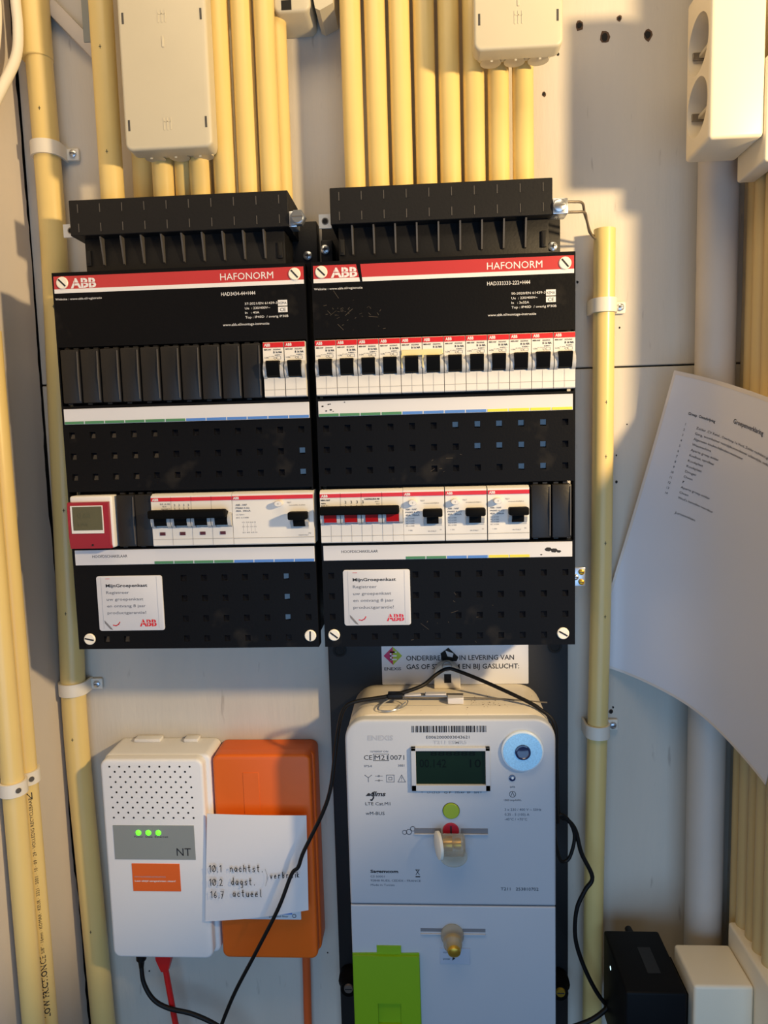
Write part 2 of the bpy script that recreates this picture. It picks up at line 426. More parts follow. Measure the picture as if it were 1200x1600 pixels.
    for i in range(9):
        x = ribx[0]+ribx[1]*i
        b = B(); b.prismx([(-61.5, 369.5), (-69.5, 369.5), (-64.2, 346), (-61.5, 345)], x-.7, x+.7, 'lit_edge_grey'); b.build('rib', ch)  # rib coloured lighter to paint in the light on its edge
    for xa in (wb_-6.5, wa+1):
        b = B(); b.box(xa, xa+4.5, -64, -61.5, 345.5, 359.5, 'chamber_black', .6); b.box(xa+1.3, xa+3.5, -64.3, -63.5, 348, 358, 'hole_black'); b.build('latch', ch)
    return t
LB = board(-224.6, 'black distribution board with ten blank covers in its top row', 0, (-193.2, 18.45), (-218.2, -22), (-211, -28), 'HAD3434-44+H44',
           [('37-2021/EN 61439-3', 28), ('Ue  : 230/400V~', 21.5), ('In   : 40A', 12.2), ('Top : IP40D  / overig IP30B', 37)],
           [(-215.4, 323.6, 45), (-13.9, 323.2, 48), (-213.8, 9.5, 12), (-12.3, 10.6, 92)])
RB = board(0.4, 'black distribution board with twelve breakers in its top row', 1, (33.0, 18.9), (14.8, 206.1), (20, 204.5), 'HAD333333-222+H44',
           [('50-2020/EN 61439-3', 28), ('Ue  : 230/400V~', 21.5), ('In   : 3x32A', 14.5), ('Top : IP40D  / overig IP30B', 37)],
           [(8.9, 323.8, 45), (211.4, 323.1, 50), (8.9, 10.9, 38), (209.6, 10.2, 30)])
strip(LB, -222.4, -5.6, 202.6, 216.2, 'ggggggbbbbbb')
strip(LB, -221.8, -5.8, 77.4, 91.0, '....ggggbbbb', 'HOOFDSCHAKELAAR')
strip(RB, 2.2, 217.8, 203.0, 216.4, 'ggggbbbbyyyy', None, [(6, 212, 1.1), (9, 208, 1.0), (11, 213.5, .9), (12.5, 213.7, .8), (13, 208.8, 1.2), (15, 207.5, .7), (25, 215, .7), (6.5, 205, .8), (13, 204, .7)])
strip(RB, 2.0, 217.4, 77.8, 91.0, '....ggbbyy..', 'HOOFDSCHAKELAAR', [(197, 84.5, 3.2), (202, 83.5, 3.2), (206, 82.6, 2), (191, 80, 1)])
def sticker(par, x0, z0, z1, x1):
    b = B(); b.rprism(x0, x1, z0, z1, -100, -101.2, 2.2, 'label_white', .3, 2)
    s_ = b.build('registration_sticker', par, label='white sticker inviting registration')
    y = -101.35; b = B()
    for i, (t_, h, w, bo) in enumerate((('MijnGroepenkast', 2.9, 38, .02), ('Registreer', 2.7, 21, 0), ('uw groepenkast', 2.7, 33.5, 0), ('en ontvang 8 jaar', 2.7, 35.5, 0), ('productgarantie!', 2.7, 35.5, 0))):
        b.text(t_, x0+8.5, z1-10-6.15*i, y, h, 'ink' if i == 0 else 'ink_soft', w=w, bold=bo)
    abb(b, x0+37.5, z0+4, y, 6.2, 15.5, 'red', 'label_white', True)
    b.rect(x0+8.5, x0+12.5, z1-2.6, z1-2.2, y, 'red')
    b.line([(x0+13, z0+5.2), (x0+15.5, z0+4.6), (x0+18, z0+6), (x0+19.2, z0+8)], .9, y, 'red')
    b.flat([(x0+5, z0+9.6), (x0+6.3, z0+8.6), (x0+11.5, z0+2.4), (x0+12.6, z0+.8), (x0+10, z0+1.6), (x0+5.4, z0+7)], y, 'ink_grey')
    b.rect(x0+4.1, x0+4.4, z0+2, z1-1, y, 'emboss_grey'); b.rect(x1-5, x1-4.8, z0+2, z1-1, y, 'emboss_grey')
    b.build('lettering', s_)
b = B(); q = random.Random(11)
for (cx, cz, n, sp) in ((24, 290, 26, 9), (40, 284, 14, 12), (108, 152, 8, 14), (105, 20, 14, 22)):
    for k in range(n):
        x, z, a, l = cx+q.gauss(0, sp), cz+q.gauss(0, sp*.6), q.uniform(-1, 1), q.uniform(.6, 2.5 if k % 7 else 9)
        if 3 < x < 215 and (z > 273 or 145 < z < 190 or 3 < z < 62): b.line([(x, z), (x+l*math.cos(a), z-l*math.sin(a))], q.uniform(.15, .4), -100.12, 'scuff')
b.build('scuff_marks', RB, kind='stuff', label='dusty scuffs and scratches')
sticker(LB, -203.8, 17.2, 67.2, -143.8)
sticker(RB, 18.6, 19.4, 69.2, 77.4)
# metalwork beside the chambers
def tab(par, x0, x1, y, z0, z1):
    b = B(); b.plate(x0, x1, z0, z1, y, y+2, [], 'clip_white'); b.rings(((x0+x1)/2, y-.1, (z0+z1)/2), (0, -1, 0), [(0, 3.1), (.1, 3.1)], 'steel', 16); b.rings(((x0+x1)/2, y-.3, (z0+z1)/2), (0, -1, 0), [(0, 2.2), (.1, 2.2)], 'hole_black', 16)
    b.build('mounting_tab', par, label='pale mounting tab with a hole')
tab(LB, -231, -217, -60, 372.5, 384); tab(RB, 2.8, 14, -60, 370.5, 382.5)
b = B(); b.box(-215, -4.6, -22, -4, 331, 388, 'chamber_black', 1); b.build('backplate', LB)
b = B(); b.box(0, 222, -22, -4, 331, 387, 'chamber_black', 1); b.box(1, 12, -40, -22, 335, 366, 'chamber_black', 1.5); b.build('backplate', RB)
b = B(); b.box(-22, -15, -72, -56, 369.5, 383, 'zinc', .8); e_ = b.build('earth_clamp', LB, label='zinc earth clamp')
b = B(); b.rings((-13.5, -70, 376.5), (0, -1, 0), [(0, 7), (6, 7)], 'zinc', 6); b.rings((-13.5, -76, 376.5), (0, -1, 0), [(0, 5.2), (2, 4.8)], 'zinc', 20); b.box(-18, -9, -78.3, -77.9, 376, 377, 'steel'); b.build('bolt', e_)
b = B(); b.box(206.2, 219, -74, -56, 370.0, 383, 'zinc', .8); e_ = b.build('earth_clamp', RB, label='zinc earth clamp with slotted screw')
b = B(); b.rings((212, -74, 376.6), (0, -1, 0), [(0, 5.4), (1.6, 5.4), (2.2, 4.6)], 'zinc', 20); b.box(208, 216, -76.4, -76.1, 376, 377.2, 'steel', rot=None); b.build('screw', e_)
for par, x, z in ((LB, -14, 356.5), (RB, 5, 357), (RB, 215, 355.5)):
    b = B(); y0 = -40 if x == 5 else -22; b.rings((x, y0, z), (0, -1, 0), [(0, 4.2), (1.5, 4.2), (2.6, 2.4)], 'zinc', 16); b.box(x-2.4, x+2.4, y0-2.8, y0-2.5, z-.5, z+.5, 'ink'); b.box(x-.5, x+.5, y0-2.8, y0-2.5, z-2.4, z+2.4, 'ink'); b.build('screw', par)
b = B(); b.box(220.2, 232.2, -84, -80, 48, 65, 'zinc', .6); b.box(220.2, 222, -80, -22, 50, 63, 'zinc')
t_ = b.build('earth_terminal', RB, label='zinc earth terminal with three screws')
for x, z, m in ((228.6, 61, 'brass'), (223.6, 56.5, 'zinc'), (228.6, 52, 'brass')):
    b = B(); b.rings((x, -84, z), (0, -1, 0), [(0, 2.6), (1.4, 2.6), (2, 1.8)], m, 14); b.box(x-1.8, x+1.8, -86.3, -86, z-.3, z+.3, 'ink'); b.build('screw', t_)

# ------------------------------------------------------------------ circuit breakers
def breaker(x0, label, group):
    w = 17.6; x1 = x0+w; c = x0+w/2
    t = thing('circuit_breaker', label, 'circuit breaker', (c, -86, 221), group)
    b = B()
    b.prismx([(-85.5, 267), (-104.6, 267), (-105.4, 266), (-105.6, 251), (-104.5, 250.5), (-104.5, 237.5), (-105.6, 237), (-105.4, 221.8), (-104.6, 221), (-85.5, 221)], x0, x1, 'breaker_white')
    b.rect(c-.12, c+.12, 221.4, 236.6, -105.75, 'seam_light'); b.rect(x0, x1, 226.9, 227.2, -105.75, 'seam_light')
    b.build('housing', t)
    for a, d in ((x0+.1, x0+3.1), (x1-3.1, x1-.1)):
        b = B(); b.prismx([(-104.4, 252), (-106.5, 250.5), (-109.2, 247), (-110, 243), (-109, 239), (-106.4, 236.6), (-104.4, 236)], a, d, 'cheek_grey'); b.build('shoulder', t)
    b = B(); b.prismx([(-104.4, 251.2), (-111.5, 251.0), (-113.5, 249.5), (-112.5, 246), (-109.5, 238.4), (-104.4, 237.6)], c-5.5, c+5.5, 'black_plastic'); b.build('toggle', t)
    b = B(); b.box(x0+.1, x1-.1, -105.75, -105.3, 262.4, 266.6, 'red'); b.text('ABB', x0+1.2, 263.3, -105.9, 2.5, 'print_white', w=5.2, bold=.03); b.rect(x0+8, x0+8.15, 262.6, 266.4, -105.85, 'band_red'); b.build('brand_band', t, label='red band with white lettering')
    b = B(); y = -105.75
    b.text('MBR-HAF', x0+1, 260.2, y, 1.1, 'ink', w=6.2, bold=.03); b.text('2523/NX', x0+8.8, 260.2, y, 1.1, 'ink', w=6.6, bold=.02); b.text('B 16 NA', x0+9, 257.6, y, 1.7, 'ink', w=7.4, bold=.03)
    b.text('230V~', x0+10, 255.6, y, 1.0, 'ink', w=6.2, bold=.02); b.text('I-ON', x0+1.2, 253.4, y, 1.3, 'ink', w=3.4); b.text('IEC 60898', x0+5, 254.6, y, .8, 'ink_grey', w=4.4)
    b.circ(c+1.4, 253.6, 1.0, .25, y, 'ink_grey', 8); b.line([(c+3, 252.6), (c+6.4, 252.6), (c+6.4, 254.8), (c+3, 254.8), (c+3, 252.6)], .25, y, 'ink_grey')
    b.build('printing', t, kind='stuff')
    return t
g = 'circuit breakers in the boards'
p0 = breaker(1.9, 'x', g)
p0['label'] = 'white circuit breaker with black toggle, first in the row of twelve, beside the board gap'
for i in range(1, 12):
    l = 'white circuit breaker with black toggle, %s of twelve counting from the board gap' % ORD[i]
    if i in (4, 5): l = 'white circuit breaker under the beige tape strip, %s of twelve from the board gap' % ORD[i]
    if i == 11: l = 'white circuit breaker at the end of the row of twelve, beside the earth conduit'
    dup(p0, 18.12*i, l)
dup(p0, -42.6-1.9, 'white circuit breaker beside the last blank cover in the board with ten blanks')
dup(p0, -24.2-1.9, 'white circuit breaker at the end of the blank cover row, beside the board gap')
b = B(); b.box(74.8, 109.4, -107.2, -105.9, 251.6, 256.4, 'tape_beige', .3, 1)
for x in (74.6, 92.0, 109.0): b.box(x, x+1.2, -110.6, -105.9, 241 if x < 109 else 252, 252.2, 'tape_beige', .2, 1)
b.build('tape_strip', None, (92, -106, 251.6), label='beige tape strip across the fifth and sixth breakers of the long row', category='tape')

# ------------------------------------------------------------------ blank module covers
def blank(x0, z0, label, group, w=16.4, h=46):
    t = thing('blank_cover', label, 'blank cover', (x0+w/2, -86, z0), group)
    b = B(); b.box(x0, x0+w, -104, -87, z0, z0+h, 'blank_black', 1.1, 2); b.build('cover', t)
    b = B(); b.prismx([(-87.5, z0+h-1), (-104.6, z0+h-2.0), (-105.6, z0+h/2), (-104.6, z0+2.0), (-87.5, z0+1)], x0+w-1.5, x0+w-.7, 'lit_edge_grey'); b.build('lit_edge_rib', t)  # pale strip paints a highlight along the edge of the black cover
    b = B(); b.box(x0+2, x0+6, -99, -87, z0+h, z0+h+1.6, 'blank_black'); b.box(x0+10, x0+14, -99, -87, z0+h, z0+h+1.6, 'blank_black'); b.box(x0+2, x0+6, -99, -87, z0-1.4, z0, 'blank_black'); b.build('catch', t)
    return t
g = 'black blank covers in the boards'
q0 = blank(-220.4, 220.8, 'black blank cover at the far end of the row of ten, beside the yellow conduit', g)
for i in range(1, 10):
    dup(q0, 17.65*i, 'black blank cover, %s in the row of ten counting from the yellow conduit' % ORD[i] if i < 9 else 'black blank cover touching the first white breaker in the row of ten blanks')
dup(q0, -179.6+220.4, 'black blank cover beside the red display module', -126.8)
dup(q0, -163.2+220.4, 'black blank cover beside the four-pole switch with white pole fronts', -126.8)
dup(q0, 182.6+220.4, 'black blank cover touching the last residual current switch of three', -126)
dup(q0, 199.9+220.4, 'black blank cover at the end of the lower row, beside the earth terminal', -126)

# ------------------------------------------------------------------ switches of the lower rows
def main_switch(x0, label, red):
    w = 71.6; x1 = x0+w; t = thing('main_switch', label, 'switch', (x0+w/2, -86, 94)); p = w/4
    b = B(); b.prismx([(-85.5, 140), (-102, 140), (-105.4, 138), (-105.6, 122), (-104.4, 121.5), (-104.4, 111), (-105.6, 110.6), (-105.4, 94.8), (-104.6, 94), (-85.5, 94)], x0, x1, 'breaker_white')
    for i in range(1, 4): b.rect(x0+p*i-.14, x0+p*i+.14, 94.4, 137.6, -105.8, 'seam_light')
    if red:
        for i in range(4): b.rect(x0+p*(i+.5)-.12, x0+p*(i+.5)+.12, 94.4, 109.6, -105.8, 'seam_light')
    b.rect(x0, x1, 100, 100.3, -105.8, 'seam_light'); b.build('housing', t)
    b = B(); b.box(x0+.1, x1-.1, -105.8, -105.2, 133.6, 136.8, 'red'); b.text('ABB', x0+1.2, 134.1, -105.95, 2.2, 'print_white', w=5.6, bold=.03); b.build('brand_band', t, label='red band with white lettering')
    for i in range(4):
        cx = x0+p*(i+.5)
        b = B()
        for a, d in ((cx-p/2+.3, cx-p/2+3.4), (cx+p/2-3.4, cx+p/2-.3)): b.prismx([(-104.3, 124), (-109, 121), (-110.5, 117), (-109, 112), (-104.3, 109.4)], a, d, 'cheek_grey')
        b.build('shoulder', t)
        b = B(); b.prismx([(-104.3, 122), (-112, 121), (-110.5, 112.5), (-104.3, 112)], cx-5.3, cx+5.3, 'switch_red' if red else 'black_plastic'); b.build('pole_toggle', t)
        if not red:
            b = B(); b.box(cx-2.4, cx+2.4, -106, -105.5, 103.6, 106.4, 'window_maroon'); b.build('indicator_window', t)
    b = B(); b.box(x0+.6, x1-3, -118, -110, 119.4, 126.8, 'black_plastic', 1.6, 3); b.prismx([(-104.4, 124), (-111, 125.5), (-111, 120.5), (-104.4, 119)], x0+1, x1-3.4, 'black_plastic'); b.build('linking_bar', t)
    b = B(); y = -105.8
    if red:
        b.text('MBR-HAF', x0+.8, 131, y, 1.2, 'ink', w=8, bold=.03); b.text('40A', x0+.8, 128.2, y, 1.2, 'ink', w=4.4, bold=.02); b.text('230 V~', x0+.8, 126.4, y, 1.0, 'ink', w=7)
        for i in range(4): b.text('3', x0+21.5+5*i, 128.2, y, 2.6, 'ink'); b.text('3', x0+21.5+5*i, 125.6, y, 1.6, 'ink_soft')
        b.text('HAFNOR4-40', x0+38.6, 131.2, y, 1.3, 'ink', w=13, bold=.03)
        for i, q in enumerate(('400V~', '40 A', 'IEC 60947-3')): b.text(q, x0+51.5, 129-2*i, y, 1.1, 'ink', align='R')
        b.text('I', x1-2.3, 122, y, 2.2, 'ink', bold=.04)
    else:
        b.text('SZ 4-40', x0+8, 130.6, y, 1.4, 'ink_soft', w=9); b.text('40 A', x0+10, 128.4, y, 1.4, 'ink_soft'); b.text('230/400 V', x0+9, 126.4, y, 1.2, 'ink_soft', w=8)
        for i in range(4): b.text('3', x0+20.4+4.1*i, 129, y, 2.2, 'ink_soft'); b.text('3', x0+20.4+4.1*i, 126, y, 2.0, 'ink_soft')
        b.text('I', x1-1.9, 121, y, 2.2, 'ink', bold=.04)
    b.build('printing', t, kind='stuff')
main_switch(-147.6, 'four-pole main switch with black bar and small dark red indicator windows', False)
main_switch(1.4, 'four-pole main switch with black bar and bright red pole toggles', True)
def rcd(x0, w, label, group, wide=False):
    x1 = x0+w; t = thing('residual_current_switch', label, 'switch', (x0+w/2, -86, 94), group)
    b = B(); b.prismx([(-85.5, 140.2), (-101, 140.2), (-105.2, 138.4), (-105.6, 121), (-105.6, 110), (-105.4, 94.9), (-104.6, 94), (-85.5, 94)], x0, x1, 'breaker_white')
    b.rect(x0, x1, 99.8, 100.2, -105.75, 'seam_light'); b.build('housing', t)
    b = B(); b.box(x0+.1, x1-.1, -106, -105, 133.6, 136.9, 'red'); b.text('ABB', x0+1.1, 134.2, -106.15, 2.2, 'print_white', w=5.2, bold=.03); b.build('brand_band', t, label='red band with white lettering')
    hx = x1-12.2 if wide else x0+25
    tx, tz = (x1-29.5, 129.8) if wide else (x0+8.2, 128.2)
    b = B(); b.rings((tx, -104.8, tz), (0, -1, 0), [(0, 3.6), (6, 3.6), (6.6, 3.2)], 'breaker_white', 18, .72); b.text('T', tx-.6, tz-.9, -111.6, 1.6, 'ink_grey'); b.build('test_button', t)
    b = B()
    for a, d in ((hx-8, hx-4.8), (hx+4.8, hx+8)): b.prismx([(-104.6, 122), (-107.5, 118), (-109.6, 114), (-107, 109.6), (-104.6, 109)], a, d, 'cheek_grey')
    b.box(hx-8, hx+8, -106.3, -105.2, 107.8, 109.6, 'cheek_grey', .3, 1); b.build('shoulder', t)
    b = B(); b.prismx([(-105, 119), (-112, 118), (-110, 110), (-105, 109.2)], hx-5, hx+5, 'black_plastic'); b.box(hx-8.3, hx+8.3, -119, -109, 116.4, 123, 'black_plastic', 1.3, 2); b.build('toggle', t)
    b = B(); y = -105.75
    if wide:
        for i, (q, h, ww) in enumerate((('ABB - HAF', 1.5, 10), ('F96063 A (C)', 1.4, 12), ('40A  30mA', 1.5, 13))): b.text(q, x0+3, 128.4-2.6*i, y, h, 'ink_soft', w=ww, bold=.02)
        b.text('Un 400V~', x0+3, 120, y, 1.2, 'ink_grey', w=8); b.text('IEC 61008', x0+3, 117.4, y, 1.2, 'ink_grey', w=11)
        for i in range(4): b.text('o-/-o', x0+8+3.4*i, 109.6, y, 1.2, 'ink_grey', w=2.4); b.rect(x0+9+3.4*i, x0+9.15+3.4*i, 106, 113, y, 'ink_grey')
        b.text('1/2 3/4 5/6 N', x0+8, 113.4, y, 1.1, 'ink_grey', w=12); b.text('2/1 4/3 6/5 N', x0+8, 104.4, y, 1.1, 'ink_grey', w=13)
        b.text('TEST', x1-23, 129.8, y, 1.2, 'ink_soft', w=4); b.text('maandelijks drukken', x1-21, 127.6, y, 1.1, 'ink_grey', w=14)
        b.text('IP40', x1-5, 102.8, y, 1, 'ink_soft'); b.text('MADE IN ITALY', x1-13.5, 101.2, y, 1, 'ink_soft', w=8.5)
    else:
        for i, (q, h, ww) in enumerate((('ABB - HAF', 1.4, 9.6), ('F96002 A (C)', 1.3, 12), ('40A  30mA', 1.5, 12))): b.text(q, x0+1.8, 121.4-2.5*i, y, h, 'ink_soft', w=ww, bold=.02)
        for i in range(4): b.text('IEC 61008', x0+2.2, 113.6-2.1*i, y, 1.1, 'ink_grey', w=7)
        b.text('I  ON', x0+4, 103.4, y, 1.1, 'ink_soft'); b.text('IN ITALY', x0+21, 102.4, y, 1.0, 'ink_soft', w=7); b.text('SN', x0+31, 103.6, y, 1.0, 'ink_grey')
        b.text('TEST', x0+14.6, 128.8, y, 1.2, 'ink_grey', w=4); b.text('maandelijks', x0+17.6, 126.8, y, 1.0, 'ink_grey', w=13)
    b.build('printing', t, kind='stuff')
    return t
rcd(-75.6, 71.0, 'wide residual current switch beside the main switch with dark red windows', None, True)
r0 = rcd(73.2, 35.2, 'residual current switch next to the main switch with red toggles', 'narrow residual current switches')
dup(r0, 36.05, 'residual current switch between two others of the same kind')
dup(r0, 72.1, 'residual current switch touching the pair of blank covers')
# red display module
t = thing('energy_display', 'red energy display module with a small olive screen', 'meter', (-200, -86, 94))
b = B(); b.box(-219.8, -181.4, -108, -86, 93.8, 140.2, 'breaker_white', 2.2, 3); b.build('housing', t)
b = B(); b.prismx([(-108, 135), (-111.5, 134.6), (-112.5, 128), (-112.5, 104), (-111, 94), (-107, 93.9)], -220, -183.6, 'meter_red'); b.box(-220.2, -183.4, -111, -105, 93.9, 97.5, 'meter_red', 1); b.build('front_cover', t, label='red front cover')
b = B(); b.box(-217, -188, -113.1, -112.4, 107.6, 132, 'breaker_white', .2, 1); bz = b.build('screen_frame', t)
b = B(); b.rect(-215.2, -188.8, 110.4, 131.2, -113.2, 'lcd_olive')
b.text('0.68', -211, 121, -113.3, 5, 'lcd_olive_digit'); b.text('kWh', -211, 114, -113.3, 3.4, 'lcd_olive_digit'); b.build('screen', bz)
b = B(); b.rings((-199.6, -111.3, 97.2), (0, -1, 0), [(0, .9), (.6, .9)], 'hole_black', 10); b.build('sensor', t)

# ------------------------------------------------------------------ conduits
def saddle(x, y, z, r, side, label, tilt=0):
    t = thing('pipe_clip', label, 'pipe clip', (x, y, z), 'white clips on the conduits')
    n = 14; ro = r+2.4
    b = B(); ls = []
    for zz in (z-6.5, z+6.5):
        ring = [(x+ro*math.cos(a), y+ro*math.sin(a), zz) for a in [PI+PI*k/n for k in range(n+1)]]+[(x+ro, 0, zz)]
        inner = [(x+(r+.1)*math.cos(a), y+(r+.1)*math.sin(a), zz) for a in [PI+PI*k/n for k in range(n+1)]][::-1]
        ls.append([(x-ro, -.2, zz)]+ring+[(x+r+.1, -.2, zz)]+inner+[(x-r-.1, -.2, zz)])
    b.loops(ls, 'clip_white'); b.box(x+r+1, x+r+14, -4.5, -.2, z-6, z+5.6, 'clip_white', 1.6, 2); b.build('strap', t)
    b = B(); b.rings((x+r+8.5, -4.5, z), (0, -1, 0), [(0, 3.4), (1.8, 3.4), (2.6, 2.2)], 'zinc', 14); b.box(x+r+6.4, x+r+10.6, -7.4, -7.0, z-.4, z+.4, 'ink'); b.build('screw', t)
    return t
def conduit(label, pts, r, m='conduit', marks=(), group=None, hollow=False):
    b = B(); b.tube(pts, r, m, 24, 5 if len(pts) > 2 else 1)
    if hollow:
        p = pts[-1]; b.rings(p, (0, 0, 1), [(.1, r-1.6), (.15, r-1.6)], 'hole_black', 24)
    for z in marks:
        # printed registration crosses on the side that faces the room
        x, y = min(pts, key=lambda q: abs(q[2]-z))[:2]
        a = -PI/2-.1
        mp = lambda u, v, x=x, y=y: (x+(r+.15)*math.cos(-PI/2+.15+u/r), y+(r+.15)*math.sin(-PI/2+.15+u/r), v)
        b.line([(-1.0, z), (1.0, z)], .5, 0, 'ink', mp); b.line([(0, z-1.6), (0, z+1.6)], .5, 0, 'ink', mp)
    kw = {'group': group} if group else {}
    return b.build('conduit', None, (pts[0][0], pts[0][1], min(p[2] for p in pts)), label=label, category='conduit', **kw)
# corner conduit
cc = conduit('long yellow conduit running the full height beside the plastered corner', [(-268.5, -17, -560), (-274, -15, -330), (-278.5, -14, -120), (-275.5, -14, 0), (-269, -15, 200), (-264, -15, 350), (-263.5, -15, 470), (-266.5, -15, 680)], 12.2, marks=(500, 318, 120, -118, -330, 15))
t = B(); t.rings((-266.2, -15, 548), (0, 0, 1), [(0, 13.6), (.8, 14.4), (140, 14.4)], 'conduit', 24); t.build('sleeve', cc, label='wider cream sleeve')
saddle(-263.5, -15, 466, 12.2, 1, 'white clip on the corner conduit, above the boards')
saddle(-277.5, -14, -66, 12.2, 1, 'white clip on the corner conduit, below the boards')
# earth conduit
conduit('short open-topped yellow conduit carrying the bare earth wires beside the twelve-breaker board', [(254.0, -16, -560), (256, -16, -300), (258.4, -16, -155), (262.3, -16, 60), (263.8, -16, 370.5)], 9.9, marks=(211, 77, 5, 160), hollow=True)
saddle(263.2, -16, 301, 9.9, 1, 'white clip on the earth conduit, beside the red brand bands')
saddle(258.8, -16, -113, 9.9, 1, 'white clip on the earth conduit, below the hanging list')
# conduits into the chambers
g = 'conduits rising from the wiring chambers'
for i in range(8):
    x = 34.2+21.8*i
    l = 'cream conduit, %s of eight above the twelve-breaker board counting from the board gap' % ORD[i]
    if i == 7: l = 'cream conduit at the end of the row of eight, ending in the small junction box'
    conduit(l, [(x+.2, -34, 398), (x, -34, 500), (x-.2, -33, 700)], 9.5, group=g)
conduit('yellow conduit beside the long junction box, on its plain wall side', [(-189.3, -45, 399), (-188.8, -45, 700)], 10.6, marks=(536, 447), group=g)
conduit('yellow conduit set back behind the long junction box, mostly shaded', [(-168, -20, 399), (-166, -20, 700)], 10.8, group=g)
for x, y, l in ((-141.3, -44, 'shaded conduit entering the underside of the long junction box, nearest its free edge'), (-122.6, -38, 'shaded conduit entering the middle of the long junction box underside'), (-106, -46, 'brightly lit conduit entering the long junction box underside at its inner corner')):
    conduit(l, [(x, y, 399), (x, y, 442)], 9.6, group=g)
for x, y, r_, l in ((-83.4, -46, 9.9, 'bright yellow conduit touching the inner side of the long junction box'), (-61.8, -46, 9.4, 'bright yellow conduit, second beyond the long junction box'), (-41.0, -48, 9.2, 'bright yellow conduit, third beyond the long junction box'), (-33.6, -28, 8.6, 'bright yellow conduit half hidden behind its neighbour above the zinc bolt')):
    conduit(l, [(x, y, 399), (x, y, 700)], r_, group=g)
# conduit pair on the plastered side wall
g = 'conduits on the plastered side wall'
conduit('yellow conduit clipped to the plastered side wall, nearer of the pair', [(-282, -125, -600), (-282, -125, 283)], 9.6, group=g)
o = conduit('yellow conduit with black print along it, on the plastered side wall', [(-282, -103.5, -600), (-282, -103.5, 285)], 9.6, marks=(120, 60, -10, 200), group=g)
b = B(); rr = 9.75; a0 = R(-52)
mp = lambda u, v: (-282+rr*math.cos(a0-v/rr), -103.5+rr*math.sin(a0-v/rr), u)
b.text('LOW FRICTION', -355, -2.4, 0, 5.4, 'ink', w=53, bold=.02, mapf=mp); b.text('CE', -300.5, -2.4, 0, 5.4, 'ink', w=8, mapf=mp)
b.text('5/8" · 16mm · KOMAR · KEUR · 3321 · 5001 · 10 · 09 · 29 · VOLLEDIG RECYCLEBAAR', -290, -1.6, 0, 3.0, 'ink', w=154, mapf=mp)
b.line([(-138, -2), (-132, 2), (-132, -2), (-138, -2)], .8, 0, 'ink', mp)
b.build('lettering', o)
for y, l in ((-125, 'white clip on the nearer conduit of the side wall pair'), (-103.5, 'white clip on the printed conduit of the side wall pair')):
    t = thing('pipe_clip', l, 'pipe clip', (-282, y, -118), 'white clips on the conduits')
    b = B(); b.loops([[(-282+r_*math.cos(a), y+r_*math.sin(a), z) for z, r_ in ((-124, 9.75), (-124, 12), (-112, 12), (-112, 9.75))] for a in [2*PI*k/24 for k in range(24)]], 'clip_white', closed=True); b.build('strap', t)
    b = B(); a = R(-40); b.rings((-282+12*math.cos(a), y+12*math.sin(a), -118), (math.cos(a), math.sin(a), 0), [(-.5, 2.4), (.6, 2.4)], 'steel', 12); b.build('screw', t)
# painted pipe and conduit bank in the other corner
b = B(); b.tube([(361, -30, -600), (361, -30, 750)], 17.4, 'painted_pipe', 32, 1); b.build('painted_pipe', None, (361, -30, -600), label='thick pale painted pipe standing in the corner beside the conduit bank', category='pipe')
g = 'conduit bank on the socket wall'
for i in range(5):
    y = -50-17*i
    l = 'dull cream conduit in the bank on the socket wall, %s counting from the painted pipe' % ORD[i]
    conduit(l, [(386+random.uniform(-.8, .8), y, -600), (386+random.uniform(-1, 1), y, 750)], 8.1, 'conduit_dull', group=g)

# ------------------------------------------------------------------ junction boxes
def jbox(x0, x1, z0, z1, yf, label, knock):
    t = thing('junction_box', label, 'junction box', ((x0+x1)/2, -4, z0))
    b = B(); b.rprism(x0+4, x1-4, z0+4, z1-4, -56, yf+16, 5, 'box_cream', 0); bd = b.build('box_body', t)
    b = B(); b.rprism(x0, x1, z0, z1, yf+17, yf, 6, 'box_cream', 2.5, 3)
    b.build('lid', t)
    b = B()
    for zz in knock:
        for x in (x0+4.5, x1-4.5): b.box(x-.9, x+.9, yf-.15, yf+1, zz-4.5, zz+4.5, 'seam_dark')
    b.build('lid_slot', t, kind='stuff')
    b = B(); c = (x0+x1)/2
    for zz in knock:
        for k in (-3, 0, 3): b.box(c+k-.4, c+k+.4, yf-.35, yf+.2, zz-5, zz+5, 'box_cream')
        b.box(c-3, c+3, yf-.35, yf+.2, zz+1.5, zz+2.2, 'box_cream')
    b.box(c-1, c+1, yf-.6, yf+.2, (z0+z1)/2-6, (z0+z1)/2+3, 'box_cream', .3, 1); b.build('moulded_mark', t, kind='stuff')
    b = B()
    for k in range(3):
        x = x0+16+(x1-x0-32)*k/2; b.rings((x, -58, z0+4), (0, 0, -1), [(0, 9), (1.5, 9), (1.5, 8)], 'box_cream', 20)
        b.prismx([(-66, z0+4), (-72, z0+4), (-68, z0-1)], x-1, x+1, 'box_cream')
    b.build('knockout', t)
    return t
jbox(-158.4, -82.6, 434.6, 610, -86, 'long cream junction box above the board with ten blanks', (455, 541))
jbox(140.2, 212.8, 499.2, 576, -86, 'small cream junction box above the twelve-breaker board', (523, 566))
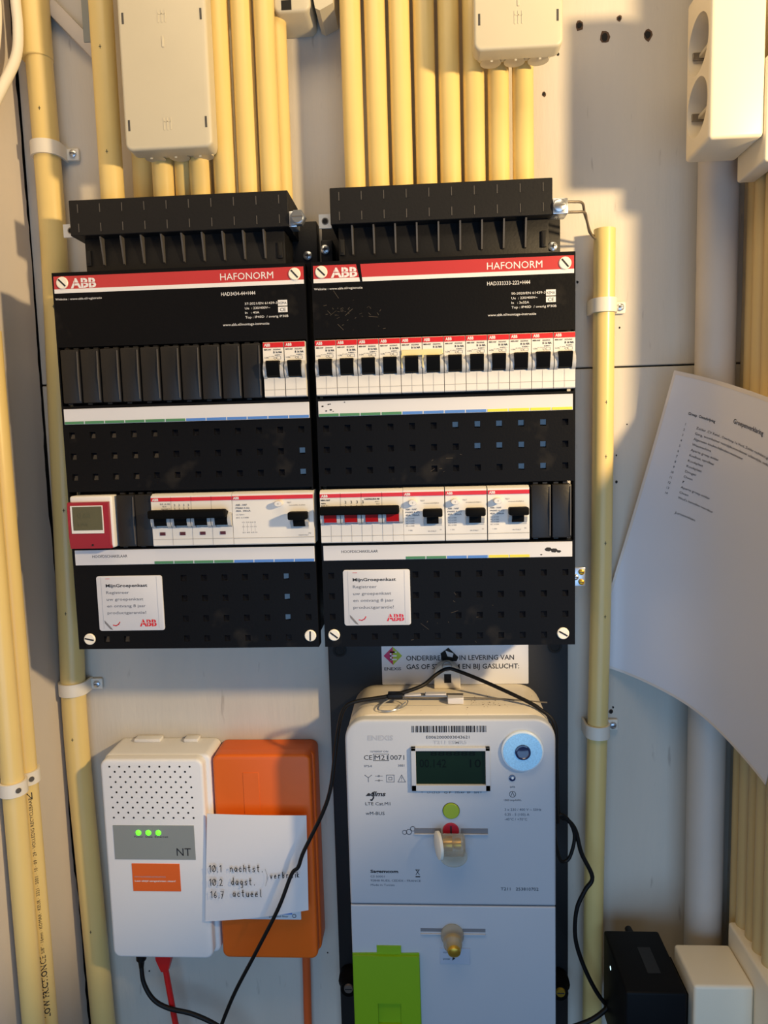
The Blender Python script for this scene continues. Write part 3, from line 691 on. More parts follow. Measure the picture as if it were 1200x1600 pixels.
# box and clip ends that peep in at the top edge
t = thing('junction_box', 'pale box end peeping in above the bare wall strip between the conduit groups', 'junction box', (-12, 0, 561))
b = B(); b.rprism(-34, 0, 561, 640, -2, -44, 7, 'box_cream', 3, 3); b.build('box_body', t); b = B(); b.box(-26, -17, -44.3, -43, 563, 571, 'hole_black'); b.build('cable_entry', t)
b = B(); b.prismy([(2, 575), (4, 563), (8, 561), (20, 566.5), (22, 620), (2, 620)], -44, -2, 'box_cream'); b.build('cable_cover', None, (12, 0, 561), label='small pale angled cover beside the first of the eight conduits', category='cover')
b = B(); q = Matrix.Rotation(R(47), 3, 'Y'); b.box(-30, 38, -5, 5, -7, 7, 'painted_pipe', 3, 2, rot=q)
for v in b.bm.verts: v.co += Vector((-236, -6, 577))
b.build('strap', None, (-236, -6, 560), label='pale strap running slantwise behind the first yellow conduit', category='strap')
b = B(); b.box(-222, -202, -12, -1, 563, 620, 'nt_grey', 1.5); b.build('grey_plate', None, (-212, -1, 563), label='grey plate behind the yellow conduit at the top edge', category='plate')

# ------------------------------------------------------------------ earth wires
def cable(name, label, cat, pts, r, m, loc=None, group=None, n=10, sub=6, rr=None):
    b = B(); b.tube(pts, r, m, n, sub, rr); kw = {'group': group} if group else {}
    return b.build(name, None, loc or pts[0], smooth=60, label=label, category=cat, **kw)
cable('earth_wire', 'upper bare earth wire bending from the clamp into the open conduit', 'wire', [(218.5, -66, 381.8), (226, -64, 382.2), (234, -60, 382), (238, -50, 376), (243, -38, 372), (250, -20, 366), (261, -15, 362), (262, -16, 350)], 1.15, 'wire_grey')
cable('earth_wire', 'lower bare earth wire bending from the clamp into the open conduit', 'wire', [(218.5, -66, 373.2), (228, -64, 373.6), (236, -60, 374), (240, -50, 370), (246, -36, 364), (254, -20, 362), (265, -17, 360), (266, -16, 350)], 1.15, 'wire_grey')

# ------------------------------------------------------------------ meter
b = B(); b.box(-10, 231, -12, -.5, -600, -1.5, 'board_black', 1.2)
mb = b.build('meter_board', None, (110, -.5, -600), label='black backing board fixed to the wall behind the electricity meter', category='board')
for x, z in ((2, -30), (218, -28)):
    b = B(); b.rings((x, -12, z), (0, -1, 0), [(0, 7), (.6, 7), (.6, 5), (.1, 4.6)], 'hole_black', 18); b.build('mounting_hole', mb)
t = thing('electricity_meter', 'pale electricity meter with dark display, round sensor port and green flap', 'electricity meter', (109, -12, -400))
MX0, MX1 = 15.2, 203.2
def tapered(b, z0, z1, r, m, front, back, ch, grow):
    b.rprism(MX0, MX1, z0, z1, back, front, r, m, ch, 4, 8, grow)
b = B(); tapered(b, -244.6, -67.6, (19, 19, 1, 1), 'meter_white', -100, -90, 2.4, 0); b.build('front_cover', t)
b = B(); b.rprism(MX0-.2, MX1+.2, -400, -66.4, -12.5, -90.2, (24, 24, 3, 3), 'meter_body', 1, 2, 8, 0); b.rect(34, 186, -66.2, -65.9, -70, 'seam_light'); b.build('case', t)
b = B(); b.rprism(MX0+.2, MX1-.4, -402, -245.4, -90, -100.2, (1, 1, 3, 3), 'meter_white', 1.0, 3); b.build('terminal_cover', t)
# display
b = B()
def frustum(b, x0, x1, z0, z1, i, y0, y1, m):
    a = [(x0, y0, z0), (x1, y0, z0), (x1, y0, z1), (x0, y0, z1)]; c = [(x0+i, y1, z0+i), (x1-i, y1, z0+i), (x1-i, y1, z1-i), (x0+i, y1, z1-i)]
    va = [b.bm.verts.new(p) for p in a]; vc = [b.bm.verts.new(p) for p in c]
    for k in range(4): b.face([va[k], va[(k+1) % 4], vc[(k+1) % 4], vc[k]], m)
frustum(b, 74.8, 145, -132.6, -92.4, -1.2, -100.1, -103.2, 'meter_white') if False else None
b.box(74.6, 78.8, -103.4, -99.9, -133, -92.6, 'meter_white', .25, 1); b.box(140.8, 144.8, -103.4, -99.9, -133, -92.6, 'meter_white', .25, 1); b.box(74.6, 144.8, -103.4, -99.9, -133, -127.6, 'meter_white', .25, 1); b.box(74.6, 144.8, -103.4, -99.9, -95.6, -92.6, 'meter_white', .25, 1)
dz = b.build('display_frame', t)
b = B(); b.rect(78.2, 141.4, -128.4, -95, -100.5, 'lcd_dark')
b.text('00.142', 82, -112, -100.65, 8, 'lcd_digit', w=24); b.text('10', 127, -112, -100.65, 8, 'lcd_digit', w=10); b.text('888888', 92, -101, -100.65, 4, 'lcd_digit', w=40)
b.build('screen', dz)
b = B(); b.rings((173.6, -100, -96.4), (0, -1, 0), [(0, 18.6), (2.6, 18.6), (3.2, 17.8)], 'port_rim', 40); b.rings((173.6, -103.2, -96.4), (0, -1, 0), [(0, 17.2), (.3, 17.2)], 'port_ring', 40); p = b.build('sensor_port', t, label='round bluish sensor port with a dark lens')
b = B(); b.rings((173.8, -103.4, -96.6), (0, -1, 0), [(0, 7), (1.2, 6.8), (1.6, 5.6), (.9, 5), (.7, 2)], 'lens', 28); b.build('lens', p)
b = B(); b.rings((164.6, -100, -122), (0, -1, 0), [(0, 2.9), (.8, 2.9), (1.0, 2.2)], 'lens', 16); b.rings((164.8, -101, -121.8), (0, -1, 0), [(0, 1.2), (.3, 1.1)], 'port_rim', 12); b.build('pulse_lamp', t)
b = B(); b.rings((109.6, -100, -153.2), (0, -1, 0), [(0, 7.4), (1, 7.4), (1.5, 6.8)], 'green_button', 26); b.circ(109.6, -153.2, 7.6, .5, -100.12, 'seam_dark', 26); b.build('green_button', t)
b = B(); b.rings((109, -100, -172.0), (0, -1, 0), [(0, 7.4), (1, 7.4), (1.5, 6.8)], 'red_button', 26); b.box(108.4, 109.8, -101.8, -101.4, -177, -167, 'ink'); b.build('red_screw', t)
def slot(z, x0, x1, gx):
    b = B()
    for a, d in ((x0, gx-9), (gx+9, x1)):
        b.prismx([(-99.9, z+2.8), (-100.4, z+2.8), (-100.15, z-1.6), (-100.15, z-2.0), (-99.9, z-2.0)], a, d, 'ink_grey'); b.box(a, d, -101.6, -100, z-3.1, z-2.0, 'meter_white', .3, 1)
    b.build('seal_groove', t)
slot(-172.8, 75.8, 142.4, 109); slot(-270, 79.4, 139, 109)
# green flap
b = B(); b.prismy([(15.6, -400), (15.6, -292.6), (38.4, -292), (38.4, -284.8), (61, -284.8), (61, -292), (77.8, -291.6), (78.6, -400)], -101.4, -100, 'green_flap')
gf = b.build('green_flap', t, label='bright green flap with a square recess', smooth=20)
b = B(); b.plate(16.4, 77.6, -398, -293.2, -104.0, -101.4, [(49, -351, 21.6, 21)], 'green_flap', 'green_flap', 2.4); b.box(38, 60, -104.8, -103.6, -364.5, -361.8, 'green_flap', .5); b.build('finger_recess', gf, smooth=0)
# printed face
y = -100.18; b = B(); I = 'ink_soft'
rb = random.Random(3); x = 75.6
while x < 141.6:
    w = rb.choice((.5, .5, 1.0, 1.5)); b.rect(x, min(x+w, 142), -79.4, -73.4, y, 'ink'); x += w+rb.choice((.5, .5, .8, 1.2))
b.build('barcode', t); b = B()
b.text('E0062000003043621', 88.6, -85.2, y, 2.8, 'ink', w=38.5); b.text('T211 ESMR5', 94.4, -90.2, y, 3.2, 'emboss_grey', w=30, bold=.015)
b.text('ENEXIS', 35.8, -86.6, y, 4.6, 'emboss_grey', w=23, bold=.02)
b.text('10/\'00007 ON', 38, -98, y, 1.7, I, w=16); b.text('CE', 32, -105, y, 4.6, 'ink', w=7.4); b.text('M21', 41.6, -105, y, 4.6, 'ink', w=12); b.line([(40.6, -105.8), (54.4, -105.8), (54.4, -99.6), (40.6, -99.6), (40.6, -105.8)], .35, y, 'ink'); b.text('0071', 55.8, -105, y, 4.6, 'ink', w=12.6)
b.text('IP54', 32, -112, y, 2.3, I, w=7); b.text('3881', 62.6, -111.4, y, 2.2, I, w=5.8)
b.line([(32.2, -119.4), (35.4, -122), (38.6, -119.4)], .5, y, I); b.line([(35.4, -122), (35.4, -126)], .5, y, I)
b.line([(41.6, -120.4), (48.4, -120.4)], .4, y, I); b.line([(41.6, -124.6), (48.4, -124.6)], .4, y, I); b.circ(45, -120.4, .8, .3, y, I, 8); b.circ(45, -124.6, .8, .3, y, I, 8)
b.line([(52, -126), (58.8, -126), (58.8, -119.4), (52, -119.4), (52, -126)], .45, y, I); b.line([(54, -124), (56.8, -124), (56.8, -121.4), (54, -121.4), (54, -124)], .45, y, I)
b.line([(62.2, -126), (69, -126), (65.6, -119.4), (62.2, -126)], .5, y, I); b.rect(65.3, 65.9, -123.4, -121.4, y, I); b.rect(65.3, 65.9, -125, -124.4, y, I)
b.text('dlms', 36.8, -139.4, y, 4.6, 'ink', w=14, bold=.03, shear=.25); b.flat([(32.4, -139.4), (36.6, -139.4), (36.6, -137), (35, -136.4)], y, 'ink'); b.line([(39, -136), (39.6, -141), (38, -143.4), (36.8, -143)], 1.2, y, 'ink')
b.text('LTE Cat.M1', 32, -148.2, y, 3.2, 'ink', w=22.6); b.text('wM-BUS', 32, -157.4, y, 3.2, 'ink', w=17.2)
for q, x, w in (('T', 83, 1.2), ('L1 L2 L3', 88.6, 10.8), ('Q P', 103.6, 6.4), ('STS AV', 113.4, 8.4), ('EP', 124.4, 2.8), ('SIM T', 130.4, 7)): b.text(q, x, -136.6, y, 1.7, 'ink', w=w)
b.text('kWh', 162.6, -131.4, y, 1.8, 'ink', w=4.4); b.circ(164.8, -137.4, 2.8, .4, y, 'ink', 16); b.line([(163.4, -139), (164.8, -135.4), (166.2, -139)], .4, y, 'ink'); b.text('1000 imp/kWh', 157.2, -143.8, y, 1.8, 'ink', w=15.2)
for i, (q, w) in enumerate((('3 x 230 / 400 V ~ 50Hz', 32.6), ('0,25 - 5 (100) A', 22), ('-40°C / +70°C', 20))): b.text(q, 157.6, -153-4.6*i, y, 2.4, I, w=w)
b.circ(71, -173.6, 2.4, .6, y, I, 12); b.circ(74.6, -170.6, 2.2, .6, y, I, 12); b.circ(67, -174, 2, .5, y, I, 10)
b.text('Sagemcom', 34.6, -213.4, y, 3.0, 'ink', w=25.6, bold=.03); b.text('CS 50001', 34.6, -217.9, y, 2.0, I, w=13); b.text('92848 RUEIL CEDEX - FRANCE', 34.6, -221.9, y, 2.0, I, w=46); b.text('Made in Tunisia', 34.6, -226.2, y, 2.0, I, w=22)
b.line([(76.4, -210), (79.6, -215)], .5, y, 'ink'); b.line([(79.6, -210), (76.4, -215)], .5, y, 'ink'); b.rect(76.2, 79.8, -210.6, -210, y, 'ink'); b.rect(76, 80.2, -217.4, -216.4, y, 'ink')
b.text('T211   253810702', 153.4, -229.4, y, 3.0, 'ink', w=34)
b.text('o', 107.6, -256.2, y, 4.4, 'emboss_grey'); b.rect(108.4, 110.2, -258.8, -258, y, 'ink'); b.rect(108.9, 109.7, -260.4, -258.8, y, 'ink'); b.circ(109.2, -255, 2.8, .5, y, 'label_white', 14); b.rect(69.4, 70.2, -271, -268.6, y, 'ink'); b.circ(71, -266.6, 2.2, .3, y, 'emboss_grey', 12)
b.build('printing', t, kind='stuff')
b = B(); b.box(96.6, 124.6, -100.8, -100.1, -302, -286.4, 'sticker_clear', .2, 1); b.text('POWERFLEX', 100, -291.4, -100.95, 1.6, I, w=11); b.text('power', 99.8, -297.8, -100.95, 2.0, 'ink', w=6.6); b.flat([(108, -298.6), (111, -296.6), (108.6, -294.8)], -100.95, 'ink')
b.build('seal_label', t, label='small clear sticker under the lower seal')
b = B(); q = random.Random(5)
for k in range(46):
    x, y2, r = 140+q.gauss(0, 11), -66+q.gauss(0, 8), q.uniform(.25, .8)
    if k > 36: x, y2 = q.uniform(30, 190), q.uniform(-86, -40)
    b.face([b.bm.verts.new((x+r*math.cos(a), y2+r*math.sin(a), -66.2)) for a in (0, 1.3, 2.5, 3.8, 5)], 'hole_brown')
b.build('rust_specks', t, kind='stuff')
# hanging lug
b = B(); b.rprism(97, 123, -66, -40, -16, -26, (13, 13, .5, .5), 'meter_body', 1, 2, 8); b.rings((110, -26.2, -43), (0, -1, 0), [(0, 5), (2.4, 4.6), (2.6, 2)], 'steel', 18); b.rect(107, 114, -60, -51, -26.3, 'hole_black'); b.build('hanging_lug', t)
# seals
t = thing('meter_seal', 'clear plastic seal with a white disc hanging from the red screw', 'seal', (109, -104, -170))
b = B(); b.rings((99, -113, -178.5), (-1, -.25, 0), [(0, 12), (2.4, 12), (3, 11)], 'screw_white', 28); b.build('disc', t, label='white disc')
b = B(); b.rings((101, -112, -179), (1, 0, 0), [(0, 9.6), (18, 9.6), (20, 8)], 'clear_seal', 24); b.build('capsule', t)
b = B(); b.rings((101.5, -112, -178), (1, 0, 0), [(0, 4), (3, 5), (8, 5), (9, 3), (12, 4), (16, 4)], 'brass', 16); b.build('insert', t, label='brass coloured insert')
b = B(); b.rings((111, -106, -193), (0, -1, 0), [(0, 12.4), (1.6, 12.4), (2.2, 11)], 'clear_seal', 28, .8); b.build('tag', t)
t = thing('meter_seal', 'clear capsule seal with brass core on the lower meter cover', 'seal', (109, -101, -272))
b = B(); b.rings((108.6, -100.4, -273), (0, -1, 0), [(0, 10.6), (3, 10.6), (6, 9), (14, 8.4), (15, 6.5)], 'clear_seal', 28); b.build('capsule', t)
b = B(); b.rings((109.6, -104, -276), (0, -1, -.25), [(0, 6.5), (10, 6.5), (13, 5.6), (14.5, 3)], 'brass', 22); b.build('core', t)
# seal wire and tube lying on the meter top
t = thing('seal_wire', 'thin looped wire with a glass tube lying on top of the meter', 'wire', (90, -62, -64))
b = B(); b.cyl((58, -56, -61.6), (124, -58, -61.6), 2.6, 'steel', 14); b.build('tube', t)
b = B(); b.box(109, 124, -68, -56, -66, -60, 'laminate', .6, 1); b.box(88, 108, -61, -54, -60, -58.6, 'laminate', .5, 1); b.box(68, 84, -62, -55.5, -60.2, -58.8, 'laminate', .5, 1, rot=Matrix.Rotation(R(6), 3, 'Z')); b.build('paper_scrap', t, label='torn white paper stuck to the tube')
b = B(); b.tube([(62, -60, -61), (52, -70, -62), (44, -82, -64), (52, -88, -65), (66, -82, -64), (72, -70, -62), (64, -60, -60)], .5, 'zinc', 6, 6); b.tube([(60, -62, -60), (48, -76, -62), (46, -86, -64), (60, -86, -64), (70, -72, -62)], .5, 'zinc', 6, 6); b.build('loop', t)
b = B(); b.tube([(124, -58, -63.5), (160, -58, -64.6), (202, -62, -67)], .7, 'steel', 6, 3); b.tube([(58, -56, -63), (36, -58, -65), (14, -62, -68)], .7, 'steel', 6, 3); b.build('wire', t)
# notice
b = B(); b.rprism(44.6, 191.6, -66, -4, -12.2, -13, 1, 'paper', 0)
no = b.build('notice_card', None, (118, -12, -66), label='pale printed notice card standing behind the meter top', category='notice')
y = -13.15; b = B()
b.text('ONDERBREKING IN LEVERING VAN', 69.4, -41, y, 5.2, 'ink', w=108, bold=.012); b.text('GAS OF STROOM EN BIJ GASLUCHT:', 69.4, -50, y, 5.2, 'ink', w=113, bold=.012)
b.flat([(46.6, -36), (56, -45.5), (56, -26.5)], y, 'magenta'); b.flat([(65.4, -36), (56, -26.5), (56, -45.5)], y, 'logo_lime'); b.flat([(51.5, -31), (58, -31), (58, -33), (51.5, -33)], y-.1, 'red')
for q in (-32.2, -36, -39.8): b.rect(53, 60, q-.8, q+.8, y-.1, 'paper')
b.rect(53, 54.6, -40.4, -31.6, y-.1, 'paper'); b.text('ENEXIS', 47, -51, y, 3.2, 'ink', w=17, bold=.01); b.build('lettering', no)
b = B(); b.flat([(104, -34), (112, -28), (118, -34), (122, -38), (120, -42), (106, -42)], -13.3, 'hole_black'); b.flat([(109, -31), (117, -34), (116, -38), (111, -37)], -13.4, 'print_white'); b.build('torn_patch', no)
# glands beside the meter foot
for x, l in ((2, 'dark screw gland low beside the green flap side of the meter'), (219, 'dark gland with brass screw low beside the earth conduit side of the meter')):
    t = thing('cable_gland', l, 'cable gland', (x, -12, -385))
    b = B(); b.rings((x, -12.2, -385), (0, -1, 0), [(0, 12), (10, 12), (14, 9), (22, 8)], 'black_plastic', 20); b.build('body', t)
    b = B(); b.rings((x, -34.2, -383), (0, -1, 0), [(0, 5), (2, 4.4)], 'steel' if x < 100 else 'brass', 14); b.box(x-3.6, x+3.6, -36.5, -36.1, -383.5, -382.5, 'ink'); b.build('screw', t)

# ------------------------------------------------------------------ network terminal and fibre box
t = thing('network_terminal', 'white network terminal with grey label, green lamps and dotted vent', 'network terminal', (-185, 0, -341))
b = B(); b.rprism(-238.4, -128.6, -341.6, -127.2, -1, -40, 7, 'nt_white', 3, 3); b.build('base', t)
b = B(); b.rprism(-237.8, -133.4, -340.6, -127.8, -40.2, -50.4, 8, 'nt_white', 3, 4); b.build('cover', t)
for xa, xb in ((-218, -190), (-165, -150)):
    b = B(); b.box(xa, xb, -12, -1, -127.2, -123.6, 'nt_white', 1); b.build('wall_hook', t)
b = B()
for j in range(11):
    n = 9 if j % 2 == 0 else 8
    for i in range(n):
        x = -228+10.2*i+(5.1 if j % 2 else 0)+.35*j*.3; z = -135.2-5.35*j
        b.flat([(x+1.05*math.cos(2*PI*k/8), z+1.05*math.sin(2*PI*k/8)) for k in range(8)], -50.55, 'hole_black')
b.build('vent_hole', t, kind='stuff')
b = B(); b.box(-228.6, -145.6, -50.9, -50.2, -233, -196.6, 'nt_grey', .2, 1); lp = b.build('label_panel', t, label='grey label panel')
b = B(); b.text('NT', -164.6, -228.6, -51.05, 8.6, 'ink', w=14.6); b.text('Power', -207, -209.4, -51.05, 2.0, 'ink', w=9); b.text('Data', -195.4, -209.4, -51.05, 2.0, 'ink', w=7); b.text('Ethernet', -186, -209.4, -51.05, 2.0, 'ink', w=13.6); b.build('lettering', lp)
for x in (-202.6, -192.4, -182.2):
    b = B(); b.rings((x, -50.9, -204.4), (0, -1, 0), [(0, 2.9), (.6, 2.6), (1.2, 1.4)], 'led_green', 16); b.build('lamp', t, label='glowing green lamp')
b = B(); b.box(-212, -162.6, -50.9, -50.2, -267, -237.4, 'orange_sticker', .2, 1); st = b.build('sticker', t, label='orange sticker with white writing')
b = B(); b.text('INFO GLASVEZELAANSLUITING', -209.6, -252, -51.05, 1.5, 'emboss_grey', w=32); b.text('Laat altijd aangesloten staan!', -209.6, -256.6, -51.05, 1.8, 'print_white', w=42, bold=.02); b.build('lettering', st)
t = thing('fibre_box', 'orange fibre termination box beside the white network terminal', 'fibre box', (-77, 0, -347))
b = B(); b.rprism(-128, -25.6, -347.2, -129, -1, -28, 7, 'orange', 2, 3); b.build('base', t)
b = B(); b.rprism(-126.6, -27.6, -346.4, -127.6, -28.2, -41, 7, 'orange', 3, 4); b.build('cover', t)
b = B(); b.box(-96, -80, -41.5, -40.8, -190, -146, 'orange', .2, 1); b.build('raised_patch', t)
b = B(); b.box(-60, -40, -12, -1, -351, -347, 'clip_white', .6, 1); b.build('cable_entry', t, label='pale cable entry')
# strips of paper stuck on the orange box
b = B(); b.rprism(-102, -43, -302, -286, -41.4, -42.2, .5, 'paper', 0); o = b.build('paper_slip', None, (-72, -41.4, -302), label='small blue-printed paper slip on the orange box, under the handwritten note', category='paper')
b = B(); b.rect(-98, -52, -296.5, -293, -42.35, 'blue_mark'); b.text('glasvezel filter', -76, -299.6, -42.35, 2.2, 'ink', w=20); b.circ(-50, -298, 1.8, .6, -42.35, 'ink', 10); b.build('lettering', o)
def note_y(x, z): return -53.6-1.4*math.sin((x+139)/106*PI)-(1.5 if z > -190 else 0)
b = B(); G = 10; V = []
for i in range(G+1):
    row = []
    for j in range(G+1):
        u, v = i/G, j/G
        x = (-130.6+99.4*u)*(1-v)+(-138.6+105*u)*v; z = (-182.6-1.4*u)*(1-v)+(-297.2+11.4*u)*v
        row.append((x, -53.4-3*math.sin(u*PI)*(.4+.6*v)+3*v*u, z))
    V.append(row)
for off in (0, .3):
    vv = [[b.bm.verts.new((p[0], p[1]+off, p[2])) for p in r_] for r_ in V]
    for i in range(G):
        for j in range(G): b.face([vv[i][j], vv[i+1][j], vv[i+1][j+1], vv[i][j+1]], 'paper')
nt = b.build('handwritten_note', None, (-84, -53, -297), normals=False, label='white handwritten note taped across the terminal and the orange box', category='note')
GL = {'0': [[(.5, 1), (.1, .8), (.05, .3), (.4, 0), (.8, .25), (.8, .75), (.5, 1)], [(.75, .95), (.15, .1)]], '1': [[(.2, .8), (.5, 1), (.45, 0)]], '2': [[(.1, .8), (.4, 1), (.7, .8), (.5, .4), (.1, 0), (.8, .05)]],
 '6': [[(.6, 1), (.2, .5), (.15, .15), (.45, 0), (.7, .2), (.5, .45), (.2, .3)]], '7': [[(.1, 1), (.75, 1), (.3, -.1)], [(.25, .5), (.65, .5)]], '.': [[(.2, 0), (.3, .05)]],
 'n': [[(.1, .6), (.12, 0)], [(.12, .4), (.4, .6), (.6, .45), (.62, 0)]], 'a': [[(.6, .55), (.25, .6), (.08, .25), (.3, 0), (.58, .3), (.6, .55), (.62, 0)]], 'c': [[(.6, .5), (.3, .6), (.1, .3), (.3, 0), (.6, .1)]],
 'h': [[(.12, 1), (.12, 0)], [(.12, .4), (.4, .6), (.6, .4), (.6, 0)]], 't': [[(.35, 1), (.3, .1), (.55, 0)], [(.1, .65), (.6, .68)]], 's': [[(.6, .55), (.25, .55), (.2, .35), (.55, .2), (.45, 0), (.1, .03)]],
 'd': [[(.6, .5), (.3, .6), (.08, .25), (.3, 0), (.6, .2)], [(.6, 1.1), (.62, 0)]], 'g': [[(.6, .5), (.3, .6), (.1, .3), (.3, .05), (.6, .3)], [(.6, .55), (.55, -.4), (.2, -.4)]], 'u': [[(.1, .6), (.12, .1), (.4, 0), (.6, .2)], [(.6, .6), (.62, 0)]],
 'e': [[(.1, .3), (.6, .35), (.4, .6), (.12, .4), (.2, .05), (.6, .08)]], 'l': [[(.3, 1.1), (.28, .1), (.45, 0)]], 'v': [[(.1, .6), (.35, 0), (.6, .6)]], 'r': [[(.12, .6), (.14, 0)], [(.14, .4), (.35, .6), (.55, .55)]],
 'b': [[(.14, 1.1), (.14, 0)], [(.14, .45), (.45, .55), (.55, .2), (.3, 0), (.14, .1)]], 'i': [[(.3, .6), (.3, 0)], [(.3, .85), (.33, .9)]], 'k': [[(.14, 1), (.14, 0)], [(.55, .6), (.16, .3), (.6, 0)]]}
def hand(b, s_, x, z, h, pitch, y, slope=0, w=.75):
    for ch in s_:
        for st_ in GL.get(ch, []): b.line([(x+px*h*.62, z+pz*h) for px, pz in st_], w, y, 'ink')
        x += pitch*(.55 if ch in '.il' else .8 if ch == '1' else 1); z += slope
b = B()
for s_, x, z in (('10.1', -131, -241.5), ('nachtst.', -109.5, -241), ('10.2', -131.5, -256), ('dagst.', -109, -255), ('16.7', -131, -269), ('actueel', -108, -267.5)): hand(b, s_, x, z, 7.0, 4.5, -57.4)
hand(b, 'verbruik', -69.5, -248, 5.8, 4.1, -57.4, .25); b.line([(-74, -238), (-72.2, -244), (-72.6, -250), (-74.4, -256)], .35, -57.4, 'ink_grey')
b.build('handwriting', nt)
# leads under the terminal
t = thing('power_lead', 'black power lead with plug under the white network terminal', 'cable', (-216, -30, -342))
b = B(); b.rings((-217, -30, -341.7), (-.05, 0, -1), [(0, 5.6), (16, 5.2), (18, 3.4), (26, 2.4)], 'cable_black', 16); b.build('plug', t)
b = B(); b.tube([(-218.4, -30, -364), (-216, -32, -383), (-206, -34, -400), (-190, -34, -410), (-165, -34, -416), (-140, -34, -428), (-118, -34, -446), (-100, -30, -480)], 2.4, 'cable_black', 10, 6); b.build('lead', t)
t = thing('network_cable', 'red network cable with boot plugged under the white terminal', 'cable', (-193, -28, -342))
b = B(); b.loops([[(-193+sx*w*.5-.06*k, -28+sy*d, z) for sx, sy in ((-1, -1), (1, -1), (1, 1), (-1, 1))] for k, (z, w, d) in enumerate(((-341.7, 16, 5.5), (-356, 16, 5.5), (-366, 10, 4.5), (-371, 7, 3.5)))], 'red_cable'); b.build('boot', t)
b = B(); b.tube([(-193.4, -28, -368), (-191, -28, -390), (-187.6, -28, -420), (-183, -28, -460), (-178, -28, -520)], 3.2, 'red_cable', 10, 5); b.build('lead', t)
cable('fibre_tube', 'orange fibre tube dropping from the underside of the orange box', 'cable', [(-46, -7, -351.5), (-46.6, -7, -400), (-47.4, -7, -450), (-47, -7, -560)], 4.4, 'orange_cable', n=14)
# black antenna lead over the meter
def hv(x, y, z): return (x, y, z)
cable('antenna_lead', 'thin black lead crossing the note and looping over the top of the meter', 'cable',
      [(-160, -58, -490), (-138, -60, -436), (-112, -64, -372), (-84, -68, -318), (-60, -68, -272), (-46, -66, -238), (-39, -66, -230), (-33, -66, -214), (-13, -68, -174), (-4, -70, -148), (1, -70, -118), (5, -70, -92), (11, -72, -70), (22, -72, -61.5), (55, -66, -58.0), (84, -58, -52), (98, -44, -46), (110, -38, -41.5), (122, -40, -44), (145, -52, -50), (176, -68, -60), (192, -76, -67), (205.6, -80, -80), (207.4, -78, -110), (208, -72, -150), (211, -64, -184)], 1.9, 'cable_black', n=8)
b = B(); b.box(53, 67, -70, -60, -60.5, -55.5, 'cable_black', .8); b.build('cable_clip', None, (60, -65, -60), label='small black clip holding the lead on the meter top', category='clip')
cable('adapter_lead', 'black lead running from the knot beside the meter down to the power adapter', 'cable',
      [(212, -58, -178), (222, -56, -186), (230, -54, -198), (236, -52, -222), (247, -50, -248), (240, -50, -262), (232, -50, -282), (231, -48, -312), (238, -46, -340), (250, -46, -368), (262, -46, -386), (274, -46, -392), (284, -46, -410), (292, -46, -440)], 2.1, 'cable_black', n=8)
cable('lead_loop', 'black spare loop of lead knotted beside the meter', 'cable', [(209, -60, -182), (217, -58, -180), (225, -56, -190), (229, -54, -206), (224, -54, -226), (216, -56, -228), (211, -58, -212), (209, -60, -190), (213, -57, -183), (219, -55, -186)], 1.7, 'cable_black', n=8)
cable('lead_tail', 'black lead tail hanging in strands down the meter side from its top corner', 'cable', [(206.4, -66, -84), (210, -62, -110), (212, -60, -140), (213, -58, -170), (216, -57, -184)], 1.2, 'cable_black', n=8)
cable('low_lead', 'black lead passing low behind the power adapter towards the meter foot', 'cable', [(190, -60, -420), (220, -58, -404), (246, -56, -394), (264, -52, -382), (280, -46, -368), (300, -40, -352)], 2.4, 'cable_black', n=8)

# ------------------------------------------------------------------ sockets and adapter on the socket wall
def socket(name, label, x0, x1, y0, y1, z0, z1, wells):
    t = thing(name, label, 'socket', (x1, (y0+y1)/2, z0))
    b = B(); b.box(x0, x1, y0, y1, z0, z1, 'socket_white', 3.2, 4); h = b.build('housing', t)
    if wells:
        b = B()
        for cy, cz in wells: b.cyl((x0-5, cy, cz), (x0+17, cy, cz), 22.4, 'socket_well', 40)
        cut(h, b)
    for cy, cz in wells:
        b = B(); b.rings((x0+16.9, cy, cz), (-1, 0, 0), [(0, 20.6), (1, 20.6)], 'socket_well', 36); b.box(x0+8, x0+16, cy-21, cy+21, cz-1.6, cz+1.6, 'socket_well', .4, 1); w = b.build('well', t)
        for dz in (-9.5, 9.5):
            b = B(); b.rings((x0+15.9, cy, cz+dz), (-1, 0, 0), [(0, 2.4), (.2, 2.4)], 'hole_black', 12); b.build('pin_hole', w)
        for q in (-1, 1):
            b = B(); b.box(x0+3, x0+14, cy+q*20-1, cy+q*20+1, cz-3, cz+3, 'steel', .3, 1); b.build('earth_clip', w)
    return t
sk = socket('double_socket', 'cream double socket box with two round wells, above the hanging list', 320, 362, -115, -62, 410, 536, ((-88, 493), (-88, 444.5)))
b = B(); b.box(362.5, 378, -116, -64, 391, 470, 'socket_white', 2.4, 3); b.build('socket_plate', None, (370, -105, 391), label='cream mounting plate behind the double socket, showing under it', category='plate')
sk2 = socket('single_socket', 'cream socket box low on the wall, holding the black adapter', 320, 371.5, -120.5, -66.5, -400, -304, ())
b = B(); b.box(372, 390, -152, -62, -420, -284, 'socket_white', 2.4, 3); b.build('socket_plate', None, (380, -105, -420), label='cream mounting plate behind the low socket, rising above it', category='plate')
t = thing('power_adapter', 'black power adapter plugged into the low socket', 'adapter', (288, -78, -400))
b = B(); b.box(261, 314.5, -119.5, -38, -402, -312, 'adapter_black', 2.2, 3); b.box(314, 320, -108, -60, -390, -322, 'black_plastic', 1.5, 2); b.build('body', t)
b = B(); b.rings((289, -38, -322), (0, 1, .12), [(-2, 5), (4, 4.6), (14, 3.4)], 'cable_black', 14); b.build('strain_relief', t)
